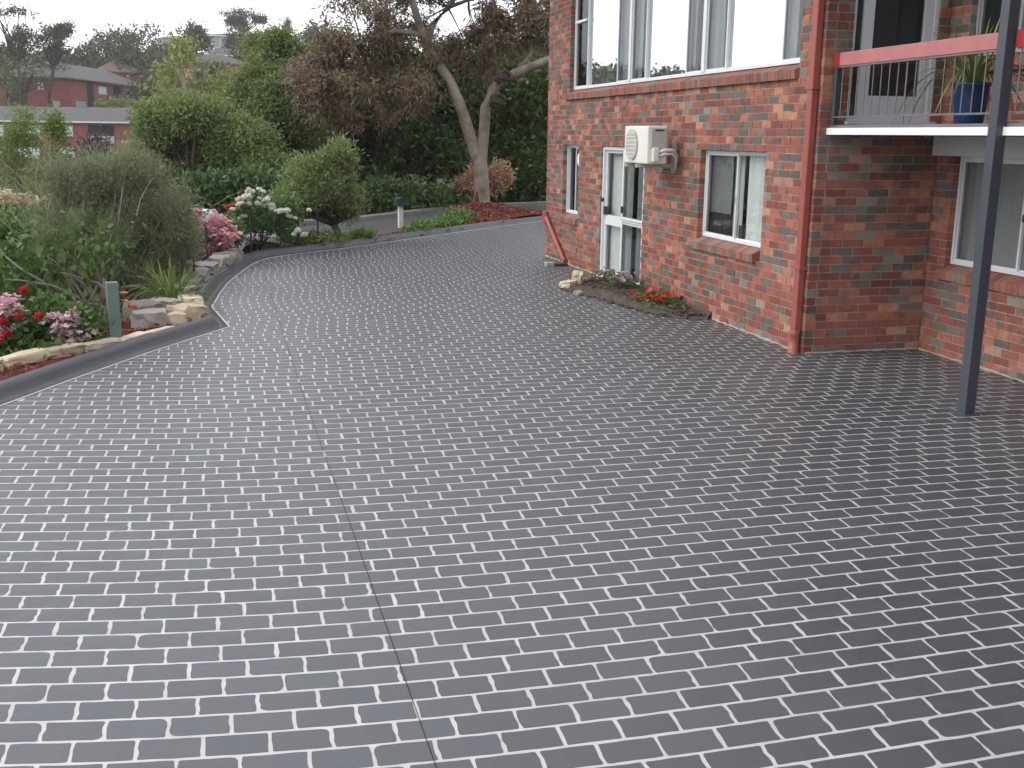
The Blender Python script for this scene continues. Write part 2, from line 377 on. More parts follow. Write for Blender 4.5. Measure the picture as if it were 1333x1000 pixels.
def leaf_quads(cent, n_per, spread, Ln, Wd, out=None, droop=0.0, rise=0.0, bias=0.6, rs=RS):
    """rhombic leaves scattered round clump centres; out = outward direction of each clump"""
    cent = np.repeat(np.asarray(cent, float), n_per, 0); n = len(cent)
    p = cent + rs.normal(size=(n, 3)) * spread
    d = unit(rs.normal(size=(n, 3)))
    if out is not None: d = d + bias * np.repeat(np.asarray(out), n_per, 0)
    d[:, 2] += rise - droop
    d = unit(d)
    w = unit(np.cross(d, unit(rs.normal(size=(n, 3)))))
    ln = Ln * rs.uniform(0.6, 1.25, (n, 1)); wd = Wd * rs.uniform(0.7, 1.2, (n, 1))
    return np.stack([p, p + d * ln * 0.45 + w * wd * 0.5, p + d * ln, p + d * ln * 0.45 - w * wd * 0.5], 1)

def lobes(c, R, k, sub=0.42, rs=RS, low=-0.5):
    """sub-lobes on an ellipsoid: centres and radii, giving a lumpy outline"""
    c = np.array(c, float); R = np.array(R, float)
    out = []
    while len(out) < k:
        d = unit(rs.normal(size=3))
        if d[2] < low: continue
        r = rs.uniform(0.45, 0.85)
        out.append((c + d * R * r, R * sub * rs.uniform(0.65, 1.2)))
    return out

def clumps(lb, per, rs=RS, shell=0.55):
    C, O = [], []
    for c, r in lb:
        d = unit(rs.normal(size=(per, 3)))
        rad = (shell + (1 - shell) * rs.uniform(size=(per, 1)) ** 0.7)
        shoot = rs.uniform(size=(per, 1)) < 0.10
        rad = np.where(shoot, rs.uniform(1.0, 1.42, (per, 1)), rad)      # a few shoots stand clear of the mass
        C.append(c + d * r * rad); O.append(d)
    return np.concatenate(C), np.concatenate(O)

def limb_path(a, b, bend=0.15, n=4, rs=RS):
    a, b = np.array(a, float), np.array(b, float); L_ = np.linalg.norm(b - a)
    off = rs.normal(size=3) * bend * L_; off[2] = abs(off[2]) * 0.5
    return [tuple(a + (b - a) * t + off * math.sin(math.pi * t)) for t in np.linspace(0, 1, n)]

def ground_z(x, y):
    x = np.asarray(x, float); y = np.asarray(y, float)
    xb = np.interp(y, [-20, 0, 9.5, 13.0, 14.6, 16.6, 18.5, 20.2, 23.4, 26.5, 30, 40, 70], [-14, -6.4, -1.9, 0.0, -0.2, -0.05, 0.25, 0.65, 2.6, 3.0, 3.2, 4.5, 8])
    d = np.maximum(0, (xb - x) - 0.75)
    z = -0.05 - np.where(d < 12, 0.24 * d + 0.0 * d, 2.88 + 0.12 * (d - 12))
    z = np.maximum(z, -5.0)
    R = np.hypot(x, y)
    t = np.clip((R - 60) / 60, 0, 1); z = z * (1 - t) + (-5.0) * t * (R > 60) + 0 * z
    az = np.degrees(np.arctan2(x, y)); hf = np.clip((az + 75) / 60, 0.3, 1.0)
    z = z + hf * np.where(R > 150, np.minimum(0.165 * (R - 150), 23 + 0.02 * (R - 290)), 0)
    return z

# ------------------------------------------------------------------ ground
def axis(*parts): return np.unique(np.concatenate([np.arange(a, b + 1e-6, s) for a, b, s in parts]))
gx = axis((-600, -100, 25), (-100, -20, 5), (-20, 16, 0.5), (16, 60, 4), (60, 600, 30))
gy = axis((-200, -20, 20), (-20, 0, 2), (0, 45, 0.5), (45, 120, 5), (120, 320, 10), (320, 800, 40))
XX, YY = np.meshgrid(gx, gy)
ZZ = ground_z(XX, YY)
nx, ny = len(gx), len(gy)
verts = np.stack([XX.ravel(), YY.ravel(), ZZ.ravel()], 1)
idx = np.arange(nx * ny).reshape(ny, nx)
faces = np.stack([idx[:-1, :-1].ravel(), idx[:-1, 1:].ravel(), idx[1:, 1:].ravel(), idx[1:, :-1].ravel()], 1)
me = bpy.data.meshes.new('ground'); me.from_pydata(verts.tolist(), [], faces.tolist()); me.update()
tag(link('ground', me, M['earth'], smooth=True), 'planted ground falling away left of the driveway and rising to the hill', kind='structure')

# kerb line (white painted edge), running away from the camera
KL = [(-8.6, -3.2), (-6.5, 0.0), (-1.893, 9.457), (-1.414, 10.454), (-0.802, 11.632), (-0.014, 12.989), (-0.229, 14.57), (-0.13, 15.8), (-0.02, 16.9), (0.14, 17.9), (0.34, 19.0),
      (0.50, 19.7), (0.72, 20.25), (1.02, 20.65), (1.48, 21.08), (2.468, 22.0), (3.619, 23.3), (4.5, 24.3), (5.391, 25.25), (6.942, 26.88), (8.267, 28.2), (10.5, 30.2), (14.5, 33.6)]

def offset_path(pts, d):
    out = []
    for i, p in enumerate(pts):
        p = Vector(p)
        a = (p - Vector(pts[i - 1])).normalized() if i else None
        b = (Vector(pts[i + 1]) - p).normalized() if i < len(pts) - 1 else None
        a = a or b; b = b or a
        na, nb = Vector((-a.y, a.x)), Vector((-b.y, b.x))
        m = (na + nb).normalized(); out.append(p + m * (d / max(0.5, m.dot(na))))
    return out

def sweep(pts, prof, name, m, parent=None, smooth=False):
    mb = MB(); rows = [[(q.x, q.y, z) for q in offset_path(pts, d)] for d, z in prof]
    n = len(pts)
    for r in rows: mb.v += r
    for j in range(len(prof) - 1):
        for i in range(n - 1):
            mb.f.append((j * n + i, j * n + i + 1, (j + 1) * n + i + 1, (j + 1) * n + i))
    return mb.build(name, m, parent, smooth)

# driveway slab: the pale joint colour, with pavers standing a few mm proud
poly = [(p[0], p[1]) for p in KL] + [(14.5, 19.0), (8.0, 19.0), (8.0, -3.2)]
bm = bmesh.new(); bm.faces.new([bm.verts.new((x, y, 0.0)) for x, y in poly]); bmesh.ops.triangulate(bm, faces=bm.faces)
me = bpy.data.meshes.new('driveway'); bm.to_mesh(me); bm.free()
drive = tag(link('driveway', me, M['grout']), 'charcoal driveway of brick shapes outlined by pale joints', kind='structure')

PX = np.linspace(-12, 16, 600)
DP = np.interp(PX, [-3, -1.6, -0.7, -0.35, 0.65, 1.6, 2.2, 3.2, 6.5, 9], [-0.21, -0.21, -0.19, -0.145, -0.05, 0.0, 0.022, 0.03, -0.04, -0.05])
PH = np.concatenate([[0], np.cumsum((DP[1:] + DP[:-1]) / 2 * np.diff(PX))]); PH -= np.interp(0.65, PX, PH)
kx = np.array([p[1] for p in KL]); ky = np.array([p[0] for p in KL])
def kerb_x(y): return float(np.interp(y, kx, ky))
ROW, LEN, JNT = 0.152, 0.238, 0.0155
pav = []
rp = random.Random(5)
for r in range(int(0.6 / ROW), int(33.5 / ROW)):
    v0 = r * ROW
    drift = 0.05 * math.sin(r * 0.37) + rp.uniform(-0.012, 0.012); ub_ = -9.0 + (r % 2) * LEN / 2 + drift; k_ = 0; u = ub_
    while u < 13:
        k_ += 1; ln = ub_ + k_ * LEN + rp.uniform(-0.008, 0.008) - u
        xm = u + ln / 2; ym = v0 + ROW / 2 + float(np.interp(xm, PX, PH))
        u0 = u; u += ln
        if ym > 33 or ym < 0.4: continue
        if ym < 19.95 and xm > 7.55: continue
        if 10.2 < ym < 19.9 and xm > 6.1: continue
        if xm < kerb_x(ym) - 0.11: continue
        q = proj((xm, ym, 0))
        if q[2] < 0.2 or xm < -5.5: continue
        tilt = float(np.interp(xm, [0.3, 2.0], [0.0, 0.09]))
        a, b, c0, c1 = u0 + JNT / 2, u0 + ln - JNT / 2, 0.0095 * rp.uniform(0.85, 1.1), ROW - 0.0095 * rp.uniform(0.85, 1.1)
        def jj(s): return rp.uniform(-s, s)
        rad = [0.008 if rp.random() < 0.94 else 0.028 for _ in range(4)]
        near = q[1] > 520
        o = []
        def corner(x, y, sx, sy, rr):   # rounded corner going round counter-clockwise
            k = 3 if near else 2
            cx_, cy_ = x + sx * rr, y + sy * rr * 0.9
            st = {(1, 1): math.pi, (-1, 1): 1.5 * math.pi, (-1, -1): 0, (1, -1): 0.5 * math.pi}[(sx, sy)]
            for i in range(k):
                t = st + 0.5 * math.pi * i / (k - 1)
                o.append((cx_ + rr * math.cos(t), cy_ + rr * 0.9 * math.sin(t)))
        corner(a, c0, 1, 1, rad[0])
        if near:
            for t in (0.3, 0.55, 0.8): o.append((a + (b - a) * t, c0 + jj(0.0022)))
        corner(b, c0, -1, 1, rad[1])
        for t in ((0.33, 0.62) if near else (0.5,)): o.append((b + jj(0.0055), c0 + (c1 - c0) * t))
        corner(b, c1, -1, -1, rad[2])
        if near:
            for t in (0.8, 0.5, 0.25): o.append((a + (b - a) * t, c1 + jj(0.0022)))
        corner(a, c1, 1, -1, rad[3])
        for t in ((0.62, 0.33) if near else (0.5,)): o.append((a + jj(0.0055), c0 + (c1 - c0) * t))
        t_ = [tilt * 1.0]
        xs = [x + tilt * (y - ROW / 2) + jj(0.0012) for x, y in o]
        pts = [(x, v0 + y + float(np.interp(x, PX, PH)) + jj(0.001)) for x, (_, y) in zip(xs, o)]
        inside = 0 <= q[0] <= IW and q[1] <= IH
        pav.append((-(F / q[2]) ** 2 * (EYE / q[2]) if inside else 0, pts))
pav.sort(key=lambda t: t[0])
def paver_mb(pts, mb):
    n = len(pts); h = 0.0012
    mb.add([(x, y, h) for x, y in pts] + [(x, y, 0.0) for x, y in pts], [tuple(range(n))] + [(i, n + i, n + (i + 1) % n, (i + 1) % n) for i in range(n)])
for _, pts in pav[:300]:
    mb = MB(); paver_mb(pts, mb); mb.build('paver', M['paver'], drive)
mb = MB()
for _, pts in pav[300:]: paver_mb(pts, mb)
tag(mb.build('paver', M['pavers'], drive), kind='stuff')
# saw-cut control joint
mb = MB()
cj = [(0.655, 0.5), (0.649, 3.454), (0.625, 6.0), (0.586, 8.934), (0.572, 12.2), (0.56, 16.0), (0.55, 20.2)]
for (x0, y0), (x1, y1) in zip(cj, cj[1:]): mb.add([(x0 - .0014, y0, .0042), (x0 + .0014, y0, .0042), (x1 + .0014, y1, .0042), (x1 - .0014, y1, .0042)], [(0, 1, 2, 3)])
mb.build('control_joint', M['dark'], drive)
# painted line, flat apron and rolled kerb
sweep(KL, [(0.0, 0.0), (0.0, 0.0075), (0.022, 0.0075), (0.022, 0.0)], 'edge_line', M['grout'], drive)
kb = sweep(KL, [(0.022, 0.0), (0.022, 0.007), (0.10, 0.009), (0.125, 0.025), (0.15, 0.075), (0.18, 0.112), (0.22, 0.128), (0.265, 0.122), (0.295, 0.095), (0.31, 0.02), (0.31, -0.15)], 'kerb', M['kerb'], smooth=True)
tag(kb, 'rolled charcoal kerb along the garden edge of the driveway', kind='structure')

# asphalt side road behind the far garden bed
mb = MB()
rn = [(1.2, 23.2), (2.6, 24.0), (4.1, 25.3), (5.6, 27.6), (7.2, 30.0), (9.3, 31.9), (12.0, 33.4), (18.0, 36.2)]
rf = [(-1.0, 26.6), (1.2, 27.6), (3.2, 28.8), (5.0, 31.0), (6.8, 33.2), (9.0, 34.6), (11.5, 35.8), (17.0, 38.6)]
for i in range(len(rn) - 1): mb.add([(*rn[i], -.03), (*rn[i + 1], -.03), (*rf[i + 1], -.03), (*rf[i], -.03)], [(0, 1, 2, 3)])
tag(mb.build('road', M['asph']), 'strip of asphalt side road behind the gum tree', kind='structure')
mb = MB()
for i in range(len(rf) - 1):
    (x0, y0), (x1, y1) = rf[i], rf[i + 1]
    mb.hexa([(x0, y0, -.1), (x1, y1, -.1), (x1 - .12, y1 + .22, -.1), (x0 - .12, y0 + .22, -.1), (x0, y0, .07), (x1, y1, .07), (x1 - .12, y1 + .22, .09), (x0 - .12, y0 + .22, .09)])
tag(mb.build('road_kerb', M['plinth']), 'pale concrete kerb on the far side of the side road', kind='structure')

# ------------------------------------------------------------------ brick house
house = empty('brick_house', (6.6, 10.16, 0), 0, 'two storey house of mottled red brick with a red downpipe and upstairs balcony', 'house')
HI = Matrix.Translation((-6.6, -10.16, 0))
def hp(o):            # keep world coordinates while parented to the house
    o.parent = house; o.matrix_parent_inverse = HI; return o
X0, Y0, X1 = 5.92, 10.16, 7.34
TM = lambda u, v, w: (X0 - w, u, v)          # main wall, faces -X
TR = lambda u, v, w: (u, Y0 - w, v)          # return wall, faces -Y
TC = lambda u, v, w: (X1 - w, u, v)          # recessed wall, faces -X
CH = 0.0875
pool = []                                    # every house brick: (score, 8 corners, parent key, is sill)
rb = random.Random(3)

def score(p8):
    xs, ys = [], []
    for p in p8:
        x, y, z = proj(p)
        if z < 0.5: return 0
        xs.append(x); ys.append(y)
    cx_, cy_ = sum(xs) / 8, sum(ys) / 8
    if not (4 < cx_ < IW - 4 and 4 < cy_ < IH): return 0
    return -(max(xs) - min(xs)) * (max(ys) - min(ys))

def wall(name, T, u_lo, u_hi, v_hi, holes, odd_lo=0.0, even_lo=0.0, BL=0.25):
    """mortar backing with recessed joints round real bricks, cut at the openings"""
    us = sorted({u_lo, u_hi, *[h[0] for h in holes], *[h[1] for h in holes]}); vs = sorted({0.0, v_hi, *[h[2] for h in holes], *[h[3] for h in holes]})
    us = [u for u in us if u_lo <= u <= u_hi]
    mb = MB()
    for a, b in zip(us, us[1:]):
        for c, d in zip(vs, vs[1:]):
            m_, k_ = (a + b) / 2, (c + d) / 2
            if any(h[0] < m_ < h[1] and h[2] < k_ < h[3] for h in holes): continue
            e_ = [0.007 if a == u_lo else 0, 0, 0, 0]
            for h in holes:
                if h[2] < k_ < h[3]:
                    if abs(a - h[1]) < 1e-6: e_[0] = 0.006
                    if abs(b - h[0]) < 1e-6: e_[1] = 0.006
                if h[0] < m_ < h[1]:
                    if abs(c - h[3]) < 1e-6: e_[2] = 0.007
                    if abs(d - h[2]) < 1e-6: e_[3] = 0.007
            mb.box(a + e_[0], b - e_[1], -0.105, -0.0045, c + e_[2], d - e_[3], lambda x, y, z: T(x, z, y))
    w = hp(mb.build(name, M['mortar']))
    n = int(round(v_hi / CH))
    for k in range(n):
        c0, c1 = k * CH + 0.006, (k + 1) * CH - 0.006
        lo = u_lo + (odd_lo if k % 2 else even_lo)
        segs = [(lo, u_hi)]
        for h in holes:
            ov = min(c1, h[3]) - max(c0, h[2])
            if ov < 0.4 * (c1 - c0): continue
            nx_ = []
            for a, b in segs:
                if h[1] <= a or h[0] >= b: nx_.append((a, b)); continue
                if h[0] - a > 0.03: nx_.append((a, h[0]))
                if b - h[1] > 0.03: nx_.append((h[1], b))
            segs = nx_
        for a, b in segs:
            u = u_lo + (k % 2) * BL / 2 - BL
            while u < b:
                e = u + BL
                s_, t_ = max(a, u), min(b, e)
                if t_ - s_ > 0.035:
                    p0, p1 = s_ + (0.0 if s_ == a else 0.006), t_ - (0.0 if t_ == b else 0.006)
                    w1 = rb.uniform(-0.003, 0.003); j = lambda: rb.uniform(-0.0015, 0.0015)
                    q = [T(p0, c0 + j(), -0.1), T(p1, c0 + j(), -0.1), T(p1, c1 + j(), -0.1), T(p0, c1 + j(), -0.1),
                         T(p0 + j(), c0 + j(), w1), T(p1 + j(), c0 + j(), w1 + j()), T(p1 + j(), c1 + j(), w1), T(p0 + j(), c1 + j(), w1 + j())]
                    pool.append((score(q), q, w, False))
                u = e
    return w

def sill(T, u0, u1, top, name='window_sill'):
    """sloping brick-on-edge sill"""
    mb = MB()
    def hx(a, b, inset):
        f, bt = 0.055 - inset, top - 0.135 + inset
        return [T(a, bt, -0.10), T(b, bt, -0.10), T(b, bt - 0.03, f - 0.012), T(a, bt - 0.03, f - 0.012),
                T(a, top - inset, -0.10), T(b, top - inset, -0.10), T(b, top - 0.072 - inset, f), T(a, top - 0.072 - inset, f)]
    mb.hexa(hx(u0 + 0.012, u1 - 0.012, 0.004))
    w = hp(mb.build(name, M['mortar']))
    n = max(1, int(round((u1 - u0) / 0.086)))
    st = (u1 - u0) / n
    for i in range(n):
        q = hx(u0 + i * st + 0.004, u0 + (i + 1) * st - 0.004, rb.uniform(-0.002, 0.001))
        pool.append((score(q), q, w, True))
    return w

W_UP = (10.66, 18.64, 2.8875, 4.725); W_GR = (11.27, 13.03, 0.875, 2.1); W_SM = (18.03, 18.93, 0.7875, 2.1); DOOR = (14.97, 16.86, 0.0, 2.1)
mainw = wall('main_wall', TM, Y0, 19.95, 5.25, [W_UP, W_GR, W_SM, DOOR], odd_lo=0.12, BL=0.228)
B_DOOR = (6.22, 7.22, 2.40, 4.55)
retw = wall('return_wall', TR, X0, X1, 5.25, [B_DOOR], even_lo=0.118)
W_RT = (7.75, 9.86, 0.875, 2.1); W_RU = (7.2, 9.84, 3.0, 4.55)
recw = wall('recessed_wall', TC, 3.6, Y0 - 0.004, 5.25, [W_RT, W_RU])
sill(TM, 10.66, 18.80, 3.04); sill(TM, 11.36, 13.07, 1.012); sill(TM, 18.02, 19.04, 0.905); sill(TC, 7.72, 9.93, 0.985); sill(TC, 7.2, 9.86, 3.09)

pool.sort(key=lambda t: t[0])
for i, (sc, q, par, sl) in enumerate(pool[:300]):
    o = MB().hexa(q).build('brick', M['sillb' if sl else 'brick'])
    o.parent = par
rest = {}
for sc, q, par, sl in pool[300:]: rest.setdefault((par.name, sl), (par, MB()))[1].hexa(q)
for (nm, sl), (par, mb) in rest.items():
    o = mb.build('brick', M['sillbs' if sl else 'bricks']); o.parent = par; tag(o, kind='stuff')

def sub(o, par):
    o.parent = par; return o
def frame_mb(T, u0, u1, v0, v1, w0, w1, t, mb=None):
    mb = mb or MB(); B = lambda a, b, c, d: mb.box(a, b, w0, w1, c, d, lambda x, y, z: T(x, z, y))
    B(u0, u1, v0, v0 + t); B(u0, u1, v1 - t, v1); B(u0, u0 + t, v0 + t, v1 - t); B(u1 - t, u1, v0 + t, v1 - t)
    return mb
def pane(T, u0, u1, v0, v1, w, m, par):
    return sub(MB().box(u0, u1, w - 0.003, w + 0.003, v0, v1, lambda x, y, z: T(x, z, y)).build('pane', m), par)
def curtain(T, u0, u1, v0, v1, w, m, par, amp=0.035, pitch=0.12, name='curtain'):
    mb = MB(); n = max(8, int((u1 - u0) / 0.02)); ph = rb.uniform(0, 6); o = 0
    for i in range(n + 1):
        u = u0 + (u1 - u0) * i / n
        d = amp * (math.sin(2 * math.pi * u / pitch + ph) + 0.4 * math.sin(2 * math.pi * u / pitch * 0.43 + 1.3 * ph))
        mb.v += [T(u, v0, w + d), T(u, v1, w + d * 0.7)]
    for i in range(n): mb.f.append((2 * i, 2 * i + 2, 2 * i + 3, 2 * i + 1))
    return sub(mb.build(name, m, smooth=True), par)

def window(T, u0, u1, v0, v1, w, label, lights, t=0.034, fm='alu'):
    """outer frame; lights = list of (u0, u1, glass key, sash?)"""
    f = hp(frame_mb(T, u0, u1, v0, v1, w - 0.07, w, t).build('window', M[fm])); f['label'] = label
    for a, b, g, s_ in lights:
        ww = w - 0.022 if s_ else w - 0.05
        ib = 0.024 if s_ else 0.016
        sub(frame_mb(T, a, b, v0 + t, v1 - t, ww - 0.018, ww + 0.012, ib).build('sash', M[fm]), f)
        pane(T, a + ib, b - ib, v0 + t + ib, v1 - t - ib, ww - 0.004, M[g], f)
    return f

# long upstairs window: three units side by side
wv0, wv1, wd = 3.045, 4.725, -0.075
ub = [10.66, 13.25, 15.90, 18.64]
f = window(TM, ub[0], ub[3], wv0, wv1, wd, 'long upstairs window reflecting the white sky', [
    (10.70, 11.22, 'glassm', 1), (11.20, 12.64, 'glass', 0), (12.62, 13.21, 'glassm', 1),
    (13.29, 13.84, 'glassm', 1), (13.82, 15.31, 'glass', 0), (15.29, 15.86, 'glassm', 1),
    (15.94, 16.49, 'glassm', 1), (16.47, 17.96, 'glass', 0), (17.94, 18.60, 'glassm', 1)])
for u in ub[1:3]:
    sub(MB().box(u - 0.045, u + 0.045, wd - 0.07, wd + 0.012, wv0 + 0.03, wv1 - 0.03, lambda x, y, z: TM(x, z, y)).build('mullion', M['alu']), f)
sub(MB().box(17.98, 18.57, wd - 0.05, wd + 0.02, 4.14, 4.18, lambda x, y, z: TM(x, z, y)).build('transom', M['alu']), f)
for a, b in ((10.72, 10.98), (12.66, 12.98), (13.32, 13.62), (15.33, 15.62), (15.97, 16.25)): curtain(TM, a + .36, b + .44, 3.0, 4.75, -0.2, M['curtain'], f)
curtain(TM, 18.0, 18.6, 3.0, 4.75, -0.3, M['curtd'], f)
# ground-floor bedroom window
f = window(TM, 11.27, 13.03, 1.012, 2.1, -0.078, 'ground floor sliding window with pale curtains', [(11.31, 12.17, 'glassc', 0), (12.13, 12.99, 'glassm', 1)])
curtain(TM, 12.42, 13.6, 1.32, 2.1, -0.19, M['curtd'], f, 0.02, 0.2); curtain(TM, 12.16, 12.44, 1.0, 2.1, -0.2, M['curtain'], f, 0.02, 0.16); curtain(TM, 11.3, 12.02, 1.0, 2.1, -0.18, M['white'], f, 0.03, 0.13)
sub(MB().box(12.42, 13.6, -0.5, -0.17, 0.95, 1.31, lambda x, y, z: TM(x, z, y)).build('bedhead', M['carpet']), f)
sub(MB().box(11.98, 12.08, -0.17, -0.12, 1.06, 1.22, lambda x, y, z: TM(x, z, y)).build('ornament', M['black']), f)
sub(MB().box(12.135, 12.16, -0.07, -0.055, 1.5, 1.56, lambda x, y, z: TM(x, z, y)).build('latch', M['black']), f)
# small window by the far corner
f = window(TM, 18.03, 18.93, 0.905, 2.1, -0.078, 'small narrow window near the far corner', [(18.07, 18.46, 'glassm', 1), (18.43, 18.89, 'glassm', 0)])
curtain(TM, 18.05, 18.9, 0.9, 2.1, -0.3, M['curtd'], f)
v = MB(); v.lathe([(0.0, 0.03), (0.11, 0.03), (0.13, 0.0), (0.0, 0.0)], n=20); v.v = [TM(18.17 + a, 1.86 + b, -0.085 + c) for a, b, c in v.v]
sub(v.build('round_vent', M['white']), f)
# sliding glass door
d = hp(frame_mb(TM, DOOR[0], DOOR[1], 0.02, 2.1, -0.10, -0.03, 0.05).build('door', M['alu'])); d['label'] = 'white framed sliding glass door with a screen'
def leaf(a, b, w, g, mid, hb):
    s = sub(frame_mb(TM, a, b, 0.07, 2.05, w - 0.03, w, 0.05).build('door_leaf', M['alu']), d)
    sub(MB().box(a + 0.05, b - 0.05, w - 0.028, w - 0.002, mid, mid + hb, lambda x, y, z: TM(x, z, y)).build('mid_rail', M['alu']), d)
    pane(TM, a + 0.05, b - 0.05, 0.12, mid, w - 0.016, M[g], d); pane(TM, a + 0.05, b - 0.05, mid + hb, 2.0, w - 0.016, M[g], d)
leaf(15.90, 16.81, -0.075, 'glassc', 0.86, 0.16); leaf(15.02, 15.95, -0.036, 'glassm', 0.93, 0.11)
for zz in (0.955, 0.99):
    sub(MB().box(15.07, 15.90, -0.036, -0.028, zz, zz + 0.014, lambda x, y, z: TM(x, z, y)).build('rail_bead', M['alud']), d)
sub(MB().box(16.69, 16.80, -0.075, -0.045, 1.02, 1.15, lambda x, y, z: TM(x, z, y)).build('lock', M['black']), d)
sub(MB().box(15.87, 15.93, -0.036, -0.015, 1.10, 1.20, lambda x, y, z: TM(x, z, y)).build('handle', M['black']), d)
sub(MB().box(16.80, 16.835, -0.05, -0.02, 1.22, 1.28, lambda x, y, z: TM(x, z, y)).build('hinge', M['black']), d)
curtain(TM, 16.25, 17.25, 0.05, 2.1, -0.2, M['curtain'], d, 0.02, 0.3); curtain(TM, 15.35, 15.75, 0.05, 2.1, -0.2, M['curtd'], d, 0.03, 0.2); curtain(TM, 15.85, 16.22, 0.05, 2.1, -0.22, M['curtd'], d, 0.03, 0.2)
sub(MB().box(DOOR[0], DOOR[1], -0.12, 0.02, 0.0, 0.03, lambda x, y, z: TM(x, z, y)).build('threshold', M['alu']), d)
# right-hand ground window under the balcony
f = window(TC, W_RT[0], W_RT[1], 0.985, 2.1, -0.07, 'wide ground floor window under the balcony', [(7.8, 8.90, 'glassm', 0), (8.86, 9.82, 'glassm', 1)])
curtain(TC, 7.8, 10.05, 1.0, 2.1, -0.17, M['white'], f, 0.025, 0.15)
sub(MB().box(8.80, 8.83, -0.06, -0.045, 1.5, 1.57, lambda x, y, z: TC(x, z, y)).build('latch', M['black']), f)
# balcony window
f = window(TC, W_RU[0], W_RU[1], 3.09, 4.55, -0.07, 'upstairs balcony window', [(7.24, 8.5, 'glassm', 1), (8.47, 9.22, 'glassm', 0), (9.19, 9.80, 'glassm', 1)], fm='alud')
curtain(TC, 9.3, 9.55, 3.0, 4.2, -0.3, M['curtd'], f)
# balcony door, in the return wall
d = hp(frame_mb(TR, B_DOOR[0], B_DOOR[1], 2.43, 4.55, -0.10, -0.03, 0.045).build('door', M['doorp'])); d['label'] = 'pale grey balcony door with a tall dark glass panel'
sub(frame_mb(TR, 6.36, 7.18, 2.47, 4.5, -0.085, -0.04, 0.115).build('door_leaf', M['doorp']), d)
sub(MB().box(6.475, 7.065, -0.08, -0.045, 2.585, 2.70, lambda x, y, z: TR(x, z, y)).build('kick_rail', M['doorp']), d)
pane(TR, 6.475, 7.065, 2.70, 4.39, -0.062, M['glassm'], d); pane(TR, 6.265, 6.36, 2.48, 4.5, -0.07, M['glassm'], d)
sub(MB().box(6.2, 7.25, -0.12, 0.05, 2.405, 2.44, lambda x, y, z: TR(x, z, y)).build('door_step', M['doorp']), d)

# plain bodies of the house: inner walls, floors, end walls, roof
def hbox(name, x0, x1, y0, y1, z0, z1, m): return hp(MB().box(x0, x1, y0, y1, z0, z1).build(name, M[m]))
hbox('end_wall', X0 + 0.02, 14.0, 19.84, 19.95 - 0.003, 0, 5.25, 'fbrick'); hbox('end_wall', X1 - 0.1, 14.0, -7.0, 3.597, 0, 5.25, 'fbrick'); hbox('back_wall', 13.8, 14.0, 3.6, 19.83, 0, 5.25, 'fbrick')  # near end wall lengthened out of view to shade return wall and right foreground
hbox('inner_wall', 10.0, 10.1, 3.6, 19.83, 0.05, 5.2, 'inner'); hbox('floor_slab', X0 + 0.12, 13.8, 10.28, 19.83, -0.1, 0.05, 'carpet'); hbox('floor_slab', X1 + 0.12, 13.8, 3.6, 10.27, -0.1, 0.05, 'carpet')
hbox('ceiling', X0 + 0.12, 13.8, 10.28, 19.83, 2.45, 2.62, 'inner'); hbox('ceiling', X1 + 0.12, 13.8, 3.6, 10.27, 2.45, 2.62, 'inner')
for y, z1 in ((10.27, 2.44), (14.3, 5.2), (17.3, 5.2)): hbox('inner_wall', X0 + 0.13, 10.0, y, y + 0.1, 0.05, z1, 'inner')
mb = MB()
mb.box(5.40, 14.5, -7.5, 20.4, 5.25, 5.33); mb.add([(5.40, -7.5, 5.335), (14.5, -7.5, 5.335), (14.5, 20.4, 5.335), (5.40, 20.4, 5.335), (9.95, -3.0, 7.1), (9.95, 15.9, 7.1)], [(0, 1, 4), (1, 2, 5, 4), (2, 3, 5), (3, 0, 4, 5)])  # roof lengthened out of view with the near end wall, for the same shade
hp(mb.build('roof', M['roofr']))
# ragged bead of mortar left along the foot of the walls
mb = MB()
for a, b in (((X0 - .004, 19.9), (X0 - .004, 16.9)), ((X0 - .004, 12.4), (X0 - .004, 10.33)), ((X0 + .02, Y0 - .004), (X1 - .02, Y0 - .004)), ((X1 - .004, Y0 - .02), (X1 - .004, 3.6))):
    L_ = math.hypot(b[0] - a[0], b[1] - a[1]); n_ = int(L_ / .07); mb.tube([(a[0] + (b[0] - a[0]) * i / n_, a[1] + (b[1] - a[1]) * i / n_, .004 + rb.uniform(0, .012)) for i in range(n_ + 1)], [rb.uniform(.006, .02) for _ in range(n_ + 1)], 6)
tag(hp(mb.build('mortar_bead', M['bead'])), kind='stuff')
# balcony
sl = hp(MB().box(6.02, X1 - 0.002, 4.0, Y0 - 0.004, 2.305, 2.362).build('balcony_slab', M['soff']))
sub(MB().box(5.995, 6.017, 4.0, Y0 - 0.006, 2.300, 2.366).build('fascia', M['white']), sl)
sub(MB().box(6.03, X1 - 0.004, 4.0, Y0 - 0.006, 2.366, 2.395).build('floor_finish', M['floor']), sl)
hp(bevel(MB().box(X1 - 0.16, X1 + 0.10, 4.0, 10.03, 2.103, 2.301).build('lintel_beam', M['soff']), 0.006))
rl = empty('balcony_railing'); hp(rl)
def rpart(o): o.parent = rl; o.matrix_parent_inverse = Matrix.Identity(4); return o
rl.matrix_parent_inverse = HI
for a, b in ((7.66, 10.12), (4.0, 7.46)):
    rpart(bevel(MB().box(6.0, 6.055, a, b, 2.968, 3.098).build('top_rail', M['rail']), 0.006))
    rpart(MB().box(5.996, 6.058, b - 0.11, b + 0.004, 2.966, 3.100).build('rail_end', M['raile']))
    rpart(MB().box(6.006, 6.05, a, b - 0.02, 2.952, 2.966).build('rail_strip', M['rod']))
    rpart(MB().box(6.015, 6.04, a, b - 0.03, 2.466, 2.482).build('bottom_rail', M['rod']))
y = 9.97; k = 0
